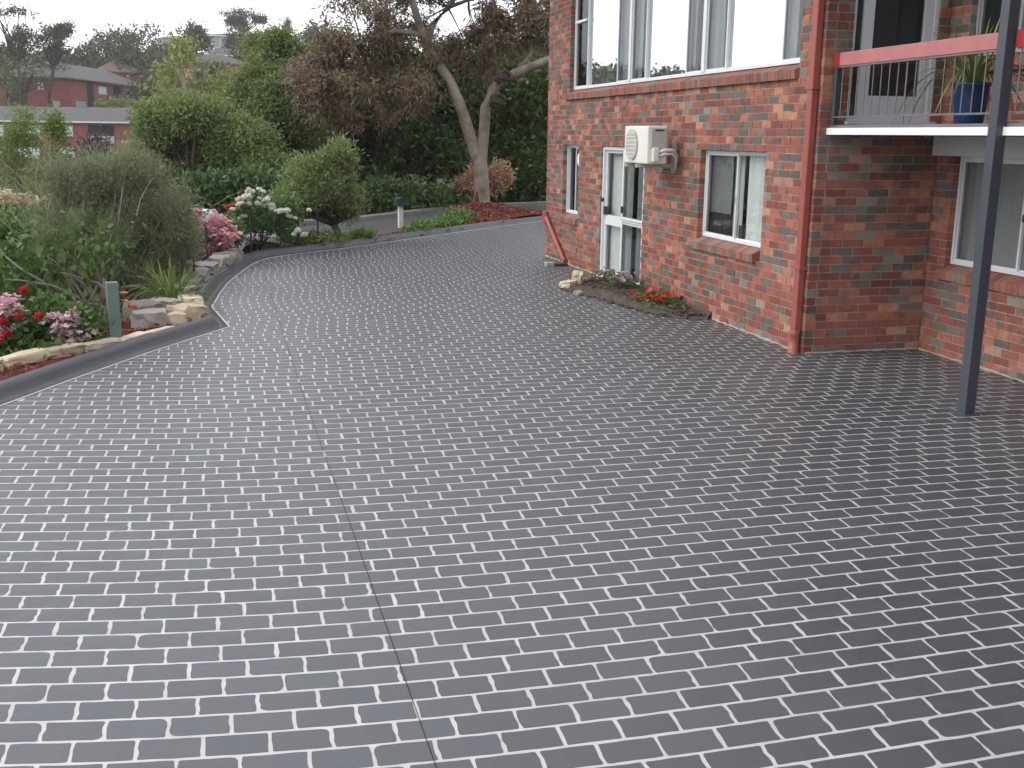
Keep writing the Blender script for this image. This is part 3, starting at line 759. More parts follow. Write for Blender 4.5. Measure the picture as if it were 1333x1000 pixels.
while y > 4.0:
    if not 7.44 < y < 7.68:
        thick = k == 8
        rpart(MB().tube([(6.028, y, 2.40 if thick else 2.478), (6.028, y, 2.955)], 0.0085 if thick else 0.006, 6).build('baluster', M['rod']))
    y -= 0.134; k += 1
rpart(bevel(MB().box(6.01, 6.06, 10.06, 10.11, 2.396, 2.966).build('end_post', M['steel']), 0.004))
hp(bevel(MB().box(5.93, 6.03, 7.50, 7.60, 0.0, 5.25).build('post', M['steel']), 0.006))
hp(bevel(MB().box(5.90, 6.06, 7.47, 7.63, 0.0, 0.012).build('post_base', M['steel']), 0.003))
# downpipe
dp = hp(bevel(MB().box(5.835, 5.912, 10.215, 10.315, 0.23, 5.28).build('downpipe', M['red']), 0.012, 3))
sub(MB().lathe([(0.0, 0.245), (0.056, 0.245), (0.062, 0.235), (0.062, 0.19), (0.057, 0.18), (0.057, 0.03), (0.064, 0.03), (0.064, 0.0)], (5.862, 10.262, 0), 20).build('pipe_socket', M['red'], smooth=True), dp)
for z in (0.9, 2.75, 4.6): sub(MB().box(5.826, 5.925, 10.19, 10.34, z, z + 0.035).build('bracket', M['red']), dp)

# ------------------------------------------------------------------ things on and beside the house
ac = empty('air_conditioner', (5.56, 14.0, 1.87), 0, 'cream air conditioner unit on a wall bracket above the sliding glass door', 'air conditioner')
def AP(name, mb, m, par=ac, bv=0, smooth=False):
    o = mb.build(name, M[m], None, smooth); o.parent = par; o.matrix_parent_inverse = Matrix.Translation((-5.56, -14.0, -1.87))
    if bv: bevel(o, bv)
    return o
AP('casing', MB().box(5.40, 5.68, 13.57, 14.43, 1.905, 2.40), 'plast', bv=0.018)
mb = MB(); mb.lathe([(0.0, 0.012), (0.05, 0.014), (0.19, 0.010), (0.205, 0.004), (0.205, 0.0)], n=28); mb.v = [(5.398 - c, 14.11 + a, 2.15 + b) for a, b, c in mb.v]
g = AP('fan_recess', mb, 'plastg')
mb = MB()
for i in range(15):
    y = 13.92 + i * 0.0272; h = math.sqrt(max(0.0005, 0.205 ** 2 - (y - 14.11) ** 2)); mb.box(5.368, 5.376, y - 0.004, y + 0.004, 2.15 - h, 2.15 + h)
for i in range(7):
    z = 1.99 + i * 0.053; h = math.sqrt(max(0.0005, 0.205 ** 2 - (z - 2.15) ** 2)); mb.box(5.366, 5.372, 14.11 - h, 14.11 + h, z - 0.004, z + 0.004)
AP('fan_grille', mb, 'plast')
AP('side_panel', MB().box(5.45, 5.66, 13.555, 13.572, 2.10, 2.37), 'plastg', bv=0.006)
AP('vent_slot', MB().box(5.5, 5.62, 13.549, 13.556, 2.335, 2.352), 'black')
AP('valve_cover', MB().box(5.46, 5.55, 13.51, 13.572, 1.93, 2.12), 'plast', bv=0.02)
AP('coil_guard', MB().box(5.68, 5.70, 13.60, 14.42, 1.92, 2.38), 'plastg')
for j, (dz, rr) in enumerate(((0, 0.022), (-0.05, 0.017))):
    AP('pipe', MB().tube([(5.55, 13.54, 2.06 + dz), (5.62, 13.50, 2.09 + dz), (5.74, 13.52, 2.09 + dz), (5.83, 13.6, 2.03 + dz), (5.86, 13.68, 1.92 + dz), (5.91, 13.74, 1.88 + dz)], rr, 8), 'lag', smooth=True)
AP('bracket', MB().box(5.885, 5.917, 13.80, 13.90, 1.78, 2.22).box(5.36, 5.89, 13.82, 13.88, 1.855, 1.90)
   .hexa([(5.86, 13.83, 1.79), (5.885, 13.83, 1.79), (5.885, 13.87, 1.79), (5.86, 13.87, 1.79), (5.44, 13.83, 1.857), (5.5, 13.83, 1.857), (5.5, 13.87, 1.857), (5.44, 13.87, 1.857)]), 'plastg')
AP('bracket', MB().box(5.36, 5.89, 14.22, 14.28, 1.855, 1.90).box(5.885, 5.917, 14.2, 14.3, 1.78, 2.22), 'plastg')

pp = empty('slanting_pipe', (5.87, 18.9, 0), 0, 'short red pipe slanting down the brick wall at the far corner', 'pipe')
o = MB().tube([(5.905, 19.84, 0.80), (5.875, 19.74, 0.74), (5.86, 19.58, 0.66), (5.86, 18.62, 0.10), (5.86, 18.5, 0.06)], 0.042, 10).build('pipe_run', M['red'], smooth=True); o.parent = pp; o.matrix_parent_inverse = Matrix.Translation((-5.87, -18.9, 0))
o = MB().box(5.84, 5.918, 19.74, 19.94, 0.62, 0.86).build('rain_head', M['red']); o.parent = pp; o.matrix_parent_inverse = Matrix.Translation((-5.87, -18.9, 0)); bevel(o, 0.01)
sb = empty('splash_block', (5.6, 18.3, 0), 0, 'small pale concrete block on the paving at the foot of the slanting pipe', 'concrete block')
o = bevel(MB().box(-0.17, -0.02, -0.10, 0.06, 0.0, 0.075).build('block', M['conc']), 0.012); o.parent = sb
o = bevel(MB().box(0.0, 0.24, -0.07, 0.03, 0.0, 0.045).build('drain_end', M['dgreen']), 0.01); o.parent = sb

# blue pot with strappy plant on the balcony
def blade(n, L_, W_, arch, rs):
    """one arching strap leaf as a folded strip"""
    mb = MB(); pts = []
    for i in range(n + 1):
        t = i / n; a = arch * t
        x = L_ * (math.sin(a) / max(arch, 0.01)) if arch > 0.01 else 0; z = L_ * ((math.sin(a) if False else (t - 0.5 * (1 - math.cos(a)) * t)))
        pts.append((L_ * t * math.sin(0.35 + a * 0.7), 0, L_ * t * math.cos(0.25 + a)))
    for i, p in enumerate(pts):
        t = i / n; w = W_ * (0.5 + 1.0 * t) * (1 - t) ** 0.6 + 0.002
        mb.v += [(p[0], -w, p[2]), (p[0] - 0.15 * w, 0, p[2] - 0.4 * w), (p[0], w, p[2])]
    for i in range(n):
        for k in (0, 1): mb.f.append((3 * i + k, 3 * i + k + 1, 3 * i + 4 + k, 3 * i + 3 + k))
    return mb.mesh('leaf')
def strappy(root, cnt, L_, W_, a0, a1, z0, r0, m, seed):
    rs = random.Random(seed); kinds = []
    for k in range(7):
        me = blade(6, L_ * rs.uniform(0.7, 1.05), W_, a0 + (a1 - a0) * k / 6, rs); me.materials.append(m); kinds.append(me)
    for i in range(cnt):
        o = bpy.data.objects.new('leaf', rs.choice(kinds)); COL.objects.link(o); o.parent = root
        az = rs.uniform(0, 6.283); rr = r0 * rs.uniform(0, 1)
        o.location = (rr * math.cos(az), rr * math.sin(az), z0); o.rotation_euler = (rs.uniform(-.15, .15), rs.uniform(-.2, .2), az); s_ = rs.uniform(0.75, 1.15); o.scale = (s_, s_, s_)
pot = empty('potted_plant', (6.50, 8.60, 2.396), 0, 'strappy green plant in a glazed blue pot behind the balcony railing', 'potted plant')
MB().lathe([(0, 0), (0.11, 0), (0.125, 0.03), (0.148, 0.2), (0.155, 0.33), (0.165, 0.34), (0.165, 0.365), (0.15, 0.365), (0.145, 0.32), (0, 0.32)], n=28).build('pot', M['bluepot'], pot, True)
strappy(pot, 70, 0.70, 0.013, 0.05, 1.6, 0.33, 0.1, L['strap'], 4)

# bare soil bed against the wall with flowers
SB = [(4.86, 15.35), (5.02, 15.75), (5.35, 16.15), (5.90, 16.35), (5.915, 12.45), (5.72, 12.48), (5.50, 12.62), (5.36, 12.80), (5.28, 13.15), (5.22, 13.6), (5.10, 14.2), (4.95, 14.8)]
cxs, cys = sum(p[0] for p in SB) / len(SB), sum(p[1] for p in SB) / len(SB)
mb = MB(); ring = []
rs_ = random.Random(8)
K = 4; n = len(SB); dense = []
for i in range(n):
    a, b = SB[i], SB[(i + 1) % n]
    for k in range(K): dense.append((a[0] + (b[0] - a[0]) * k / K + rs_.uniform(-.03, .03) * (a[0] < 5.85), a[1] + (b[1] - a[1]) * k / K))
def soil_h(x, y): return 0.045 + 0.05 * math.exp(-((y - 14.2) / 1.2) ** 2)
n = len(dense); rings = 6
for j in range(rings + 1):
    t = j / rings
    for x, y in dense:
        xx, yy = x + (cxs - x) * t, y + (cys - y) * t
        mb.v.append((min(xx, 5.914), yy, 0.004 + (soil_h(xx, yy) * (1 - (1 - min(1, t * 2.2)) ** 2) + rs_.uniform(-.012, .012)) * (j > 0) + (0.1 if xx > 5.88 and j == 0 else 0)))
for j in range(rings):
    for i in range(n): mb.f.append((j * n + i, j * n + (i + 1) % n, (j + 1) * n + (i + 1) % n, (j + 1) * n + i))
tag(mb.build('soil_bed', M['soilb'], smooth=True), 'bare brown soil heaped against the brick wall by the door', kind='structure')
def rock_mesh(sx, sy, sz, seed, rough=0.12, cuts=4):
    from mathutils import noise as mn
    bm = bmesh.new(); bmesh.ops.create_cube(bm, size=1.0); bmesh.ops.subdivide_edges(bm, edges=bm.edges, cuts=cuts, use_grid_fill=True)
    r_ = random.Random(seed)
    for v in bm.verts:
        c = v.co; k = c.length; q = c * 2.1 + Vector((seed * 3.7, seed * 1.3, 0)); v.co = c.lerp(c.normalized() * 0.62, 0.30) + mn.noise_vector(q) * rough * 1.3 + mn.noise_vector(q * 2.7) * rough * 0.5 + Vector((r_.uniform(-1, 1), r_.uniform(-1, 1), r_.uniform(-1, 1))) * rough * 0.12
        v.co = Vector((v.co.x * sx, v.co.y * sy, v.co.z * sz))
    me = bpy.data.meshes.new('rock'); bm.to_mesh(me); bm.free(); return me
def rock(name, loc, size, rz, m, seed, parent=None, rough=0.12, rx=0):
    o = link(name, rock_mesh(*size, seed, rough), m, parent); o.location = loc; o.rotation_euler = (rx, rx * 0.5, rz); return o
mb = MB()
for i in range(900):
    while True:
        x, y = rs_.uniform(4.85, 5.9), rs_.uniform(12.5, 16.3)
        lo = np.interp(y, [12.45, 12.8, 13.6, 14.8, 15.35, 16.15], [5.72, 5.36, 5.22, 4.95, 4.86, 5.35])
        if x > lo - 0.06: break
    s_ = rs_.uniform(0.008, 0.026); z = soil_h(x, y) * min(1, max(0, (x - lo) / 0.3)) + 0.004
    mb.box(x - s_, x + s_, y - s_ * rs_.uniform(.5, 1.2), y + s_, z - s_ * .3, z + s_ * rs_.uniform(.4, 1))
tag(mb.build('soil_crumbs', M['soil']), kind='stuff')
tag(rock('garden_stone', (5.2, 15.75, 0.10), (0.5, 0.16, 0.22), 1.25, M['stone'], 3), 'cream sandstone lump on the soil bed beside the glass door', 'stone')
tag(rock('garden_stone', (5.0, 15.52, 0.055), (0.34, 0.2, 0.12), 0.8, M['stone'], 9), 'flat cream sandstone at the pointed end of the soil bed', 'stone')
tag(rock('garden_stone', (4.93, 14.85, 0.02), (0.16, 0.1, 0.07), 1.8, M['stoneg'], 12), 'small dark grey stone on the edge of the soil bed', 'stone')

# blossoms
def bloom_mesh(name, m, R=0.04, petals=11, seed=0, flat=False):
    r_ = random.Random(seed); mb = MB()
    for i in range(petals):
        ring = i / petals; az = i * 2.4; tilt = (0.25 + 0.9 * ring) if not flat else 1.2
        d = Vector((math.cos(az) * math.sin(tilt), math.sin(az) * math.sin(tilt), math.cos(tilt))); s_ = Vector((-math.sin(az), math.cos(az), 0)); u = d.cross(s_)
        L_ = R * r_.uniform(0.85, 1.15); w = R * 0.62
        mb.add([Vector((0, 0, 0)) - s_ * w * .3, d * L_ * .6 - s_ * w - u * .15 * R, d * L_ - s_ * w * .5 + u * .1 * R, d * L_ + s_ * w * .5 + u * .1 * R, d * L_ * .6 + s_ * w - u * .15 * R, s_ * w * .3], [(0, 1, 2, 3, 4, 5)])
    me = mb.mesh(name); me.materials.append(m); return me
def cluster_mesh(name, m, n, R, spread, seed):
    r_ = random.Random(seed); mb = MB(); hub = Vector((0, 0, -spread * 1.5))
    for i in range(n):
        c = Vector((r_.gauss(0, 1), r_.gauss(0, 1), r_.gauss(0, .6))) * spread
        mb.add([hub, hub + Vector((.002, 0, 0)), c], [(0, 1, 2)])
        for k in range(6):
            az = k * 1.047 + r_.random(); d = Vector((math.cos(az), math.sin(az), r_.uniform(.1, .9))); s_ = Vector((-math.sin(az), math.cos(az), 0))
            mb.add([c, c + d * R * .6 - s_ * R * .45, c + d * R, c + d * R * .6 + s_ * R * .45], [(0, 1, 2, 3)])
    me = mb.mesh(name); me.materials.append(m); return me
def put(name, me, loc, parent, s=1.0, tilt=0.6, rr=random):
    o = bpy.data.objects.new(name, me); COL.objects.link(o); o.parent = parent; o.location = loc
    o.rotation_euler = (rr.uniform(-tilt, tilt), rr.uniform(-tilt, tilt), rr.uniform(0, 6.28)); o.scale = (s, s, s); return o

def bedding(name, loc, R, nl, me, nb, label, seed, bs=1.0, leaf='cover'):
    rs = np.random.RandomState(seed); rr = random.Random(seed)
    e = empty(name, loc, 0, label, 'flowers')
    c = rs.normal(size=(nl // 6, 3)) * np.array([R * .5, R * .55, R * .16]); c[:, 2] = abs(c[:, 2]) + 0.02
    quads('foliage', leaf_quads(c, 6, 0.03, 0.055, 0.03, rise=0.5, rs=rs), L[leaf], e)
    for i in range(nb):
        put('bloom', me, (rr.gauss(0, R * .48), rr.gauss(0, R * .55), abs(rr.gauss(0.13, 0.05)) * R / .35), e, bs * rr.uniform(.8, 1.2), 0.8, rr)
    return e
bedding('flower_clump', (5.60, 13.45, 0.03), 0.29, 1100, bloom_mesh('bloom', P['bed'], 0.05, 7, 1, True), 30, 'low clump of bright red flowers growing in the soil against the brick', 21)
bedding('flower_clump', (5.62, 14.9, 0.13), 0.2, 360, bloom_mesh('bloom', P['lilac'], 0.045, 7, 2, True), 15, 'small clump of lilac flowers below the screen door', 22)
bedding('flower_clump', (5.68, 15.75, 0.12), 0.18, 220, bloom_mesh('bloom', P['pink'], 0.05, 7, 2, True), 6, 'few bright pink flowers at the foot of the glass door', 23)

# ------------------------------------------------------------------ garden beds, edging, stones
def strip_bed(name, inner, outer, zf, m, label):
    mb = MB(); n = len(inner); K = 5; r_ = random.Random(2)
    for j in range(K + 1):
        for a, b in zip(inner, outer):
            x, y = a[0] + (b[0] - a[0]) * j / K, a[1] + (b[1] - a[1]) * j / K
            mb.v.append((x, y, zf(x, y, j / K) + r_.uniform(-.012, .012)))
    for j in range(K):
        for i in range(n - 1): mb.f.append((j * n + i, j * n + i + 1, (j + 1) * n + i + 1, (j + 1) * n + i))
    return tag(mb.build(name, m, smooth=True), label, kind='structure')
def dens(pts, step=0.3):
    out = []
    for a, b in zip(pts, pts[1:]):
        k = max(1, int(math.hypot(b[0] - a[0], b[1] - a[1]) / step))
        out += [(a[0] + (b[0] - a[0]) * i / k, a[1] + (b[1] - a[1]) * i / k) for i in range(k)]
    return out + [pts[-1]]
def chips(name, sampler, n, s0, s1, label, seed):
    r_ = np.random.RandomState(seed); c = np.array([sampler(r_) for _ in range(n)])
    d = r_.normal(size=(n, 3)); d[:, 2] *= 0.35; d = unit(d); w = unit(np.cross(d, unit(r_.normal(size=(n, 3)) * np.array([.35, .35, 1]))))
    ln = r_.uniform(s0, s1, (n, 1)); wd = ln * r_.uniform(0.2, 0.45, (n, 1))
    q = np.stack([c - d * ln - w * wd, c + d * ln - w * wd * .6, c + d * ln + w * wd, c - d * ln + w * wd * .7], 1)
    return tag(quads(name, q, M['mulch']), label, kind='stuff')
kin = [p for p in KL if -3.3 < p[1] < 12.999]
k_in = offset_path(kin, 0.30); k_out = offset_path(kin, 3.6)
bi, bo = dens([tuple(p) for p in k_in]), dens([tuple(p) for p in k_out]); 
m_ = min(len(bi), len(bo)); bi = [bi[int(i * (len(bi) - 1) / 59)] for i in range(60)]; bo = [bo[int(i * (len(bo) - 1) / 59)] for i in range(60)]
def zbed(x, y, t): return float(ground_z(x, y)) * min(1, max(0, (t - .25) * 2)) + 0.035 + 0.02 * math.sin(x * 9 + y * 7) * (t > 0)
strip_bed('mulch_bed', bi, bo, zbed, M['mulchb'], 'red bark mulch bed beside the kerb')
def smp(r_):
    i = r_.randint(0, 59); f = r_.rand(); t = r_.rand() ** 1.3
    a = np.array(bi[i]) * (1 - f) + np.array(bi[i + 1]) * f if i < 59 else np.array(bi[59]); b = np.array(bo[i]) * (1 - f) + np.array(bo[i + 1]) * f if i < 59 else np.array(bo[59])
    p = a + (b - a) * t
    return (p[0], p[1], zbed(p[0], p[1], t) + 0.012 + r_.rand() * 0.012)
chips('mulch', lambda r_: smp(r_), 16000, 0.012, 0.036, 'red bark chips on the bed beside the kerb', 5)

# sandstone edging stones set in the bed
edge = empty('stone_edging', (-1.8, 11.35, 0), 0, 'low row of cream sandstone blocks edging the mulch in front of the pink roses', 'garden edging')
ep = [(-3.3, 9.3), (-2.65, 10.2), (-2.134, 10.85), (-1.809, 11.33), (-1.50, 11.58), (-1.18, 11.85), (-0.90, 12.25), (-0.62, 12.62)]
for i, (a, b) in enumerate(zip(ep, ep[1:])):
    L_ = math.hypot(b[0] - a[0], b[1] - a[1]); k = 2 if L_ > 0.7 else 1
    for j in range(k):
        t = (j + .5) / k; h = 0.15 - 0.012 * i
        o = link('stone', rock_mesh(L_ / k * 0.98, 0.15, h, 40 + i * 3 + j, 0.10), M['stone'], edge)
        o.location = (a[0] + (b[0] - a[0]) * t + 1.8, a[1] + (b[1] - a[1]) * t - 11.35, 0.045 + h * .25); o.rotation_euler = (0, 0, math.atan2(b[1] - a[1], b[0] - a[0]))
rw = empty('stone_retaining_wall', (-0.6, 14.0, 0), 0, 'dry stone retaining steps of cream and grey rocks behind the kerb corner', 'stone wall')
def rstone(x, y, z, sx, sy, sz, rz, m, seed, rough=0.11):
    o = link('stone', rock_mesh(sx, sy, sz, seed, rough), M[m], rw); o.location = (x + 0.6, y - 14.0, z); o.rotation_euler = (0, 0, rz)
rstone(-0.50, 13.42, 0.05, 0.36, 0.46, 0.34, 0.5, 'stone', 61); rstone(-0.48, 14.0, 0.09, 0.26, 0.62, 0.30, 0.15, 'stone', 62); rstone(-0.66, 13.15, 0.03, 0.26, 0.26, 0.26, 0.3, 'stone', 63)
rstone(-0.92, 13.12, 0.0, 0.40, 0.36, 0.40, 0.15, 'stoneg', 64, .07); rstone(-1.02, 13.6, 0.06, 0.36, 0.46, 0.34, 0.4, 'stoneg', 65, .07); rstone(-0.80, 13.85, 0.10, 0.3, 0.36, 0.26, 0.6, 'stoneg', 66)
rstone(-0.62, 15.2, 0.06, 0.34, 0.5, 0.28, 0.1, 'stoneg', 67); rstone(-0.52, 15.85, 0.08, 0.3, 0.62, 0.26, -0.1, 'stoneg', 68); rstone(-0.46, 16.55, 0.10, 0.34, 0.7, 0.28, -0.1, 'stoneg', 69)
rstone(-0.36, 17.35, 0.12, 0.36, 0.75, 0.3, -0.15, 'stoneg', 70); rstone(-0.15, 18.2, 0.12, 0.34, 0.8, 0.3, -0.2, 'stoneg', 71); rstone(0.0, 19.05, 0.12, 0.36, 0.8, 0.3, -0.2, 'stoneg', 72)
rstone(-0.75, 14.55, 0.03, 0.4, 0.45, 0.24, 0.4, 'stoneg', 73)

# far mulch bed round the gum tree
fi = [(2.9, 22.75), (3.62, 23.6), (4.5, 24.6), (5.391, 25.55), (6.942, 27.2), (8.267, 28.5), (10.5, 30.5), (13.5, 33.0)]
fo = [(2.6, 23.3), (3.6, 24.4), (4.6, 25.9), (5.6, 27.8), (6.6, 31.5), (9.3, 31.7), (11.0, 32.2), (13.6, 33.6)]
def zmound(x, y, t): return 0.03 + 0.34 * math.exp(-((x - 7.0) ** 2 + (y - 29.6) ** 2) / 2.4) + 0.08 * math.exp(-((x - 6.4) ** 2 + (y - 28.0) ** 2) / 3)
mi, mo = dens(fi, .25), dens(fo, .25); mi = [mi[int(i * (len(mi) - 1) / 79)] for i in range(80)]; mo = [mo[int(i * (len(mo) - 1) / 79)] for i in range(80)]
strip_bed('mulch_bed', mi, mo, zmound, M['mulchb'], 'mound of red bark mulch round the foot of the gum tree')
def smp2(r_):
    i = r_.randint(0, 79); t = r_.rand(); x, y = mi[i][0] + (mo[i][0] - mi[i][0]) * t + r_.uniform(-.15, .15), mi[i][1] + (mo[i][1] - mi[i][1]) * t + r_.uniform(-.05, .15)
    return (x, y, zmound(x, y, t) + 0.015)
chips('mulch', smp2, 9000, 0.02, 0.055, 'red bark chips heaped round the gum tree', 6)

# ------------------------------------------------------------------ trees and shrubs
def trunk_of(root, paths, m):
    mb = MB()
    for pts, r0, r1 in paths: mb.tube(pts, list(np.linspace(r0, r1, len(pts))), 8)
    return mb.build('trunk', m, root, True)
def rel(root, V): return np.asarray(V) - np.array(root.location)

def plant(name, base, crowns, leafm, label, cat, seed, per=40, nleaf=14, spread=0.12, Ln=0.12, Wd=0.05, sub=0.42, nl=9, droop=0.0, rise=0.2, bias=0.6,
          stems=1, r0=0.06, bark='barkd', low=-0.4, group=None, shell=0.5, fork=0.35, mid=None):
    """crowns: list of (centre xyz, radii) in world units; builds trunk and limbs to the leaf masses, then leaf-sized faces"""
    rs = np.random.RandomState(seed)
    root = empty(name, base, 0, label, cat, group)
    lb = []
    for c, R in crowns: lb += lobes(c, R, nl, sub, rs, low)
    C, O = clumps(lb, per, rs, shell)
    base = np.array(base, float); cc = np.mean([c for c, _ in crowns], 0)
    fk = base + (cc - base) * fork if mid is None else np.array(mid, float)
    paths = []
    for s in range(stems):
        off = rs.normal(size=3) * np.array([1, 1, 0]) * (0 if stems == 1 else r0 * 3)
        paths.append((limb_path(base + off - np.array([0, 0, 0.1]), fk + off * 2.5, 0.06, 5, rs), r0, r0 * 0.75))
    for c, r in lb:
        paths.append((limb_path(fk, c, 0.12, 5, rs), r0 * 0.5, r0 * 0.12))
    trunk_of(root, [([tuple(np.array(p) - base) for p in pts], a, b) for pts, a, b in paths], M[bark])
    quads('crown', leaf_quads(C - base, nleaf, spread, Ln, Wd, O, droop, rise, bias, rs), L[leafm] if isinstance(leafm, str) else leafm, root)
    return root
G = lambda x, y: float(ground_z(x, y))

# near left: rose bush with red and pink blooms
rr = random.Random(77)
def rose(name, base, crowns, label, seed, **kw):
    return plant(name, base, crowns, 'rose', label, 'rose bush', seed, **kw)
rb1 = rose('rose_bush', (-2.15, 11.9, -0.12), [((-2.10, 11.85, 0.14), (0.58, 0.5, 0.46)), ((-2.75, 11.7, 0.08), (0.58, 0.5, 0.46)), ((-1.74, 12.05, 0.12), (0.34, 0.4, 0.40)), ((-2.3, 11.45, -0.02), (0.6, 0.3, 0.32))],
           'low rose bush with bright red and pale pink blooms left of the green post', 31, per=46, nleaf=9, spread=0.05, Ln=0.075, Wd=0.05, nl=9, r0=0.02, stems=4)
red_me = [bloom_mesh('bloom', P['red'], 0.045, 12, s) for s in (1, 2)]
for x, y, z, s in ((-2.80, 11.75, .47, 1), (-2.22, 11.8, .56, .9), (-2.05, 11.9, .62, 1.15), (-2.38, 11.7, .50, 1), (-2.26, 11.55, .41, 1.25), (-2.18, 11.5, .36, 1.1), (-2.05, 11.55, .40, 1.15), (-1.88, 11.7, .38, 1.25), (-2.32, 11.35, .24, 1),
                   (-2.2, 11.3, .22, .9), (-2.35, 11.2, .10, 1.6), (-2.28, 11.22, .13, 1.3), (-2.55, 11.4, .33, 1.0), (-2.85, 11.2, -.05, .8), (-2.15, 11.35, .27, 1.1), (-2.3, 11.5, .47, .9), (-2.6, 11.5, .36, .8)):
    put('bloom', rr.choice(red_me), (x + 2.15, y - 11.9, z + .12), rb1, s * 1.15, .5, rr)
pk = [cluster_mesh('flower_cluster', P['pale'], 12, 0.034, 0.05, s) for s in (1, 2, 3)]
for i in range(46):
    if i < 30: x, y, z = rr.gauss(-2.55, .26), rr.uniform(11.3, 11.7), rr.uniform(.22, .46)
    else: x, y, z = rr.gauss(-1.62, .08), rr.uniform(11.6, 11.85), rr.uniform(-.12, .36)
    if i < 6: x, z = rr.gauss(-2.3, .12), rr.uniform(.45, .56)
    put('flower_cluster', rr.choice(pk), (x + 2.15, y - 11.9, z + .12), rb1, rr.uniform(1.0, 1.55), .6, rr)
# pink rose on the fence
rb2 = rose('rose_bush', (-0.62, 19.3, -0.2), [((-0.55, 19.25, 0.42), (0.62, 0.45, 0.48)), ((-0.05, 19.9, 0.35), (0.3, 0.35, 0.42))], 'rose bush massed with soft pink blooms behind the black fence', 32, per=36, nleaf=8, spread=0.06, Ln=0.085, Wd=0.055, nl=9, r0=0.02, stems=3)
pk2 = [cluster_mesh('flower_cluster', P['pink'], 16, 0.045, 0.07, s) for s in (4, 5)] + [cluster_mesh('flower_cluster', P['pale'], 16, 0.045, 0.07, 6)]
for i in range(58):
    a = rr.uniform(0, 6.28); q = rr.uniform(.2, 1.0); x = -0.5 + math.cos(a) * .62 * q; z = .50 + math.sin(a) * .42 * q
    put('flower_cluster', rr.choice(pk2), (x + .62, rr.uniform(-.42, -.1), z + .2), rb2, rr.uniform(.8, 1.35), .5, rr)
for i in range(9): put('bloom', red_me[0], (rr.uniform(.6, .75) if i < 5 else rr.uniform(.05, .2), -.2, rr.uniform(1.08, 1.22)), rb2, 1.0, .5, rr)
# white rose
rb3 = rose('rose_bush', (0.55, 21.4, -0.15), [((0.50, 21.3, 0.55), (0.58, 0.5, 0.52)), ((1.05, 21.6, 0.58), (0.45, 0.4, 0.5))], 'tall rose bush covered in white blooms behind the black fence', 33, per=30, nleaf=8, spread=0.07, Ln=0.085, Wd=0.055, nl=8, r0=0.02, stems=4)
wm = [bloom_mesh('bloom', P['white'], 0.062, 13, s) for s in (3, 4, 5)]
for i in range(66):
    t = rr.random()
    if i < 52: x = -0.05 + 1.05 * t; z = 0.9 + 0.46 * math.sin(math.pi * min(1, t * 1.25)) * rr.uniform(.2, 1.1)
    elif i < 58: x = rr.uniform(-.02, .2); z = rr.uniform(.55, .95)
    else: x = rr.uniform(1.0, 1.42); z = rr.uniform(.4, .95)
    put('bloom', rr.choice(wm), (x - .42, rr.uniform(-.55, -.2), z + .03), rb3, rr.uniform(.9, 1.35), .5, rr)

# fence behind the kerb
fe = empty('garden_fence', (0.1, 17.5, 0), 0, 'low black wire fence on thin posts along the garden edge of the kerb', 'fence')
fp = [(-0.62, 15.3), (-0.50, 16.6), (-0.33, 17.9), (-0.02, 19.2), (0.42, 20.5), (0.98, 21.1), (1.35, 21.5), (1.75, 21.85)]
for x, y in fp: MB().tube([(x - .1, y - 17.5, -.1), (x - .1, y - 17.5, 0.78)], 0.018, 8).build('post', M['fence'], fe)
for k in range(6):
    z = 0.12 + k * 0.125; mb = MB().tube([(x - .1, y - 17.5, z) for x, y in fp], 0.0035, 5); mb.build('wire', M['fence'], fe)
mb = MB()
for (x0, y0), (x1, y1) in zip(fp, fp[1:]):
    n_ = int(math.hypot(x1 - x0, y1 - y0) / 0.1)
    for i in range(1, n_): 
        t = i / n_; mb.tube([(x0 + (x1 - x0) * t - .1, y0 + (y1 - y0) * t - 17.5, 0.1), (x0 + (x1 - x0) * t - .1, y0 + (y1 - y0) * t - 17.5, 0.745)], 0.002, 4)
tag(mb.build('mesh_wire', M['fence'], fe), kind='stuff')

# green post with a garden tap
tp = empty('garden_tap_post', (-1.20, 11.95, 0), 0.25, 'square grey green post with a garden tap in the mulch', 'tap post')
bevel(MB().box(-.06, .06, -.05, .05, -.2, .70).build('post', M['fgreen'], tp), .006)
MB().tube([(.06, 0, .50), (.13, -.01, .50), (.16, -.02, .47), (.165, -.02, .42)], .014, 8).build('spout', M['brass'], tp, True)
MB().tube([(.11, -.01, .505), (.11, -.01, .56), (.112, -.01, .6)], .010, 8).build('valve', M['brass'], tp, True)
MB().lathe([(0, .565), (.045, .57), (.05, .585), (.0, .60)], (.11, -.01, 0), 12).build('handle', M['tapred'], tp)
MB().tube([(.15, -.05, .455), (.20, -.06, .44), (.22, -.06, .42)], .022, 8).build('hose_fitting', M['tapred'], tp, True)

# strap-leaved clump by the rocks
st = empty('strappy_clump', (-0.72, 14.25, 0.10), 0, 'clump of bright green strap leaves growing over the grey rocks', 'plant')
strappy(st, 95, 0.62, 0.014, 0.05, 1.7, 0.02, 0.16, L['strap'], 9)

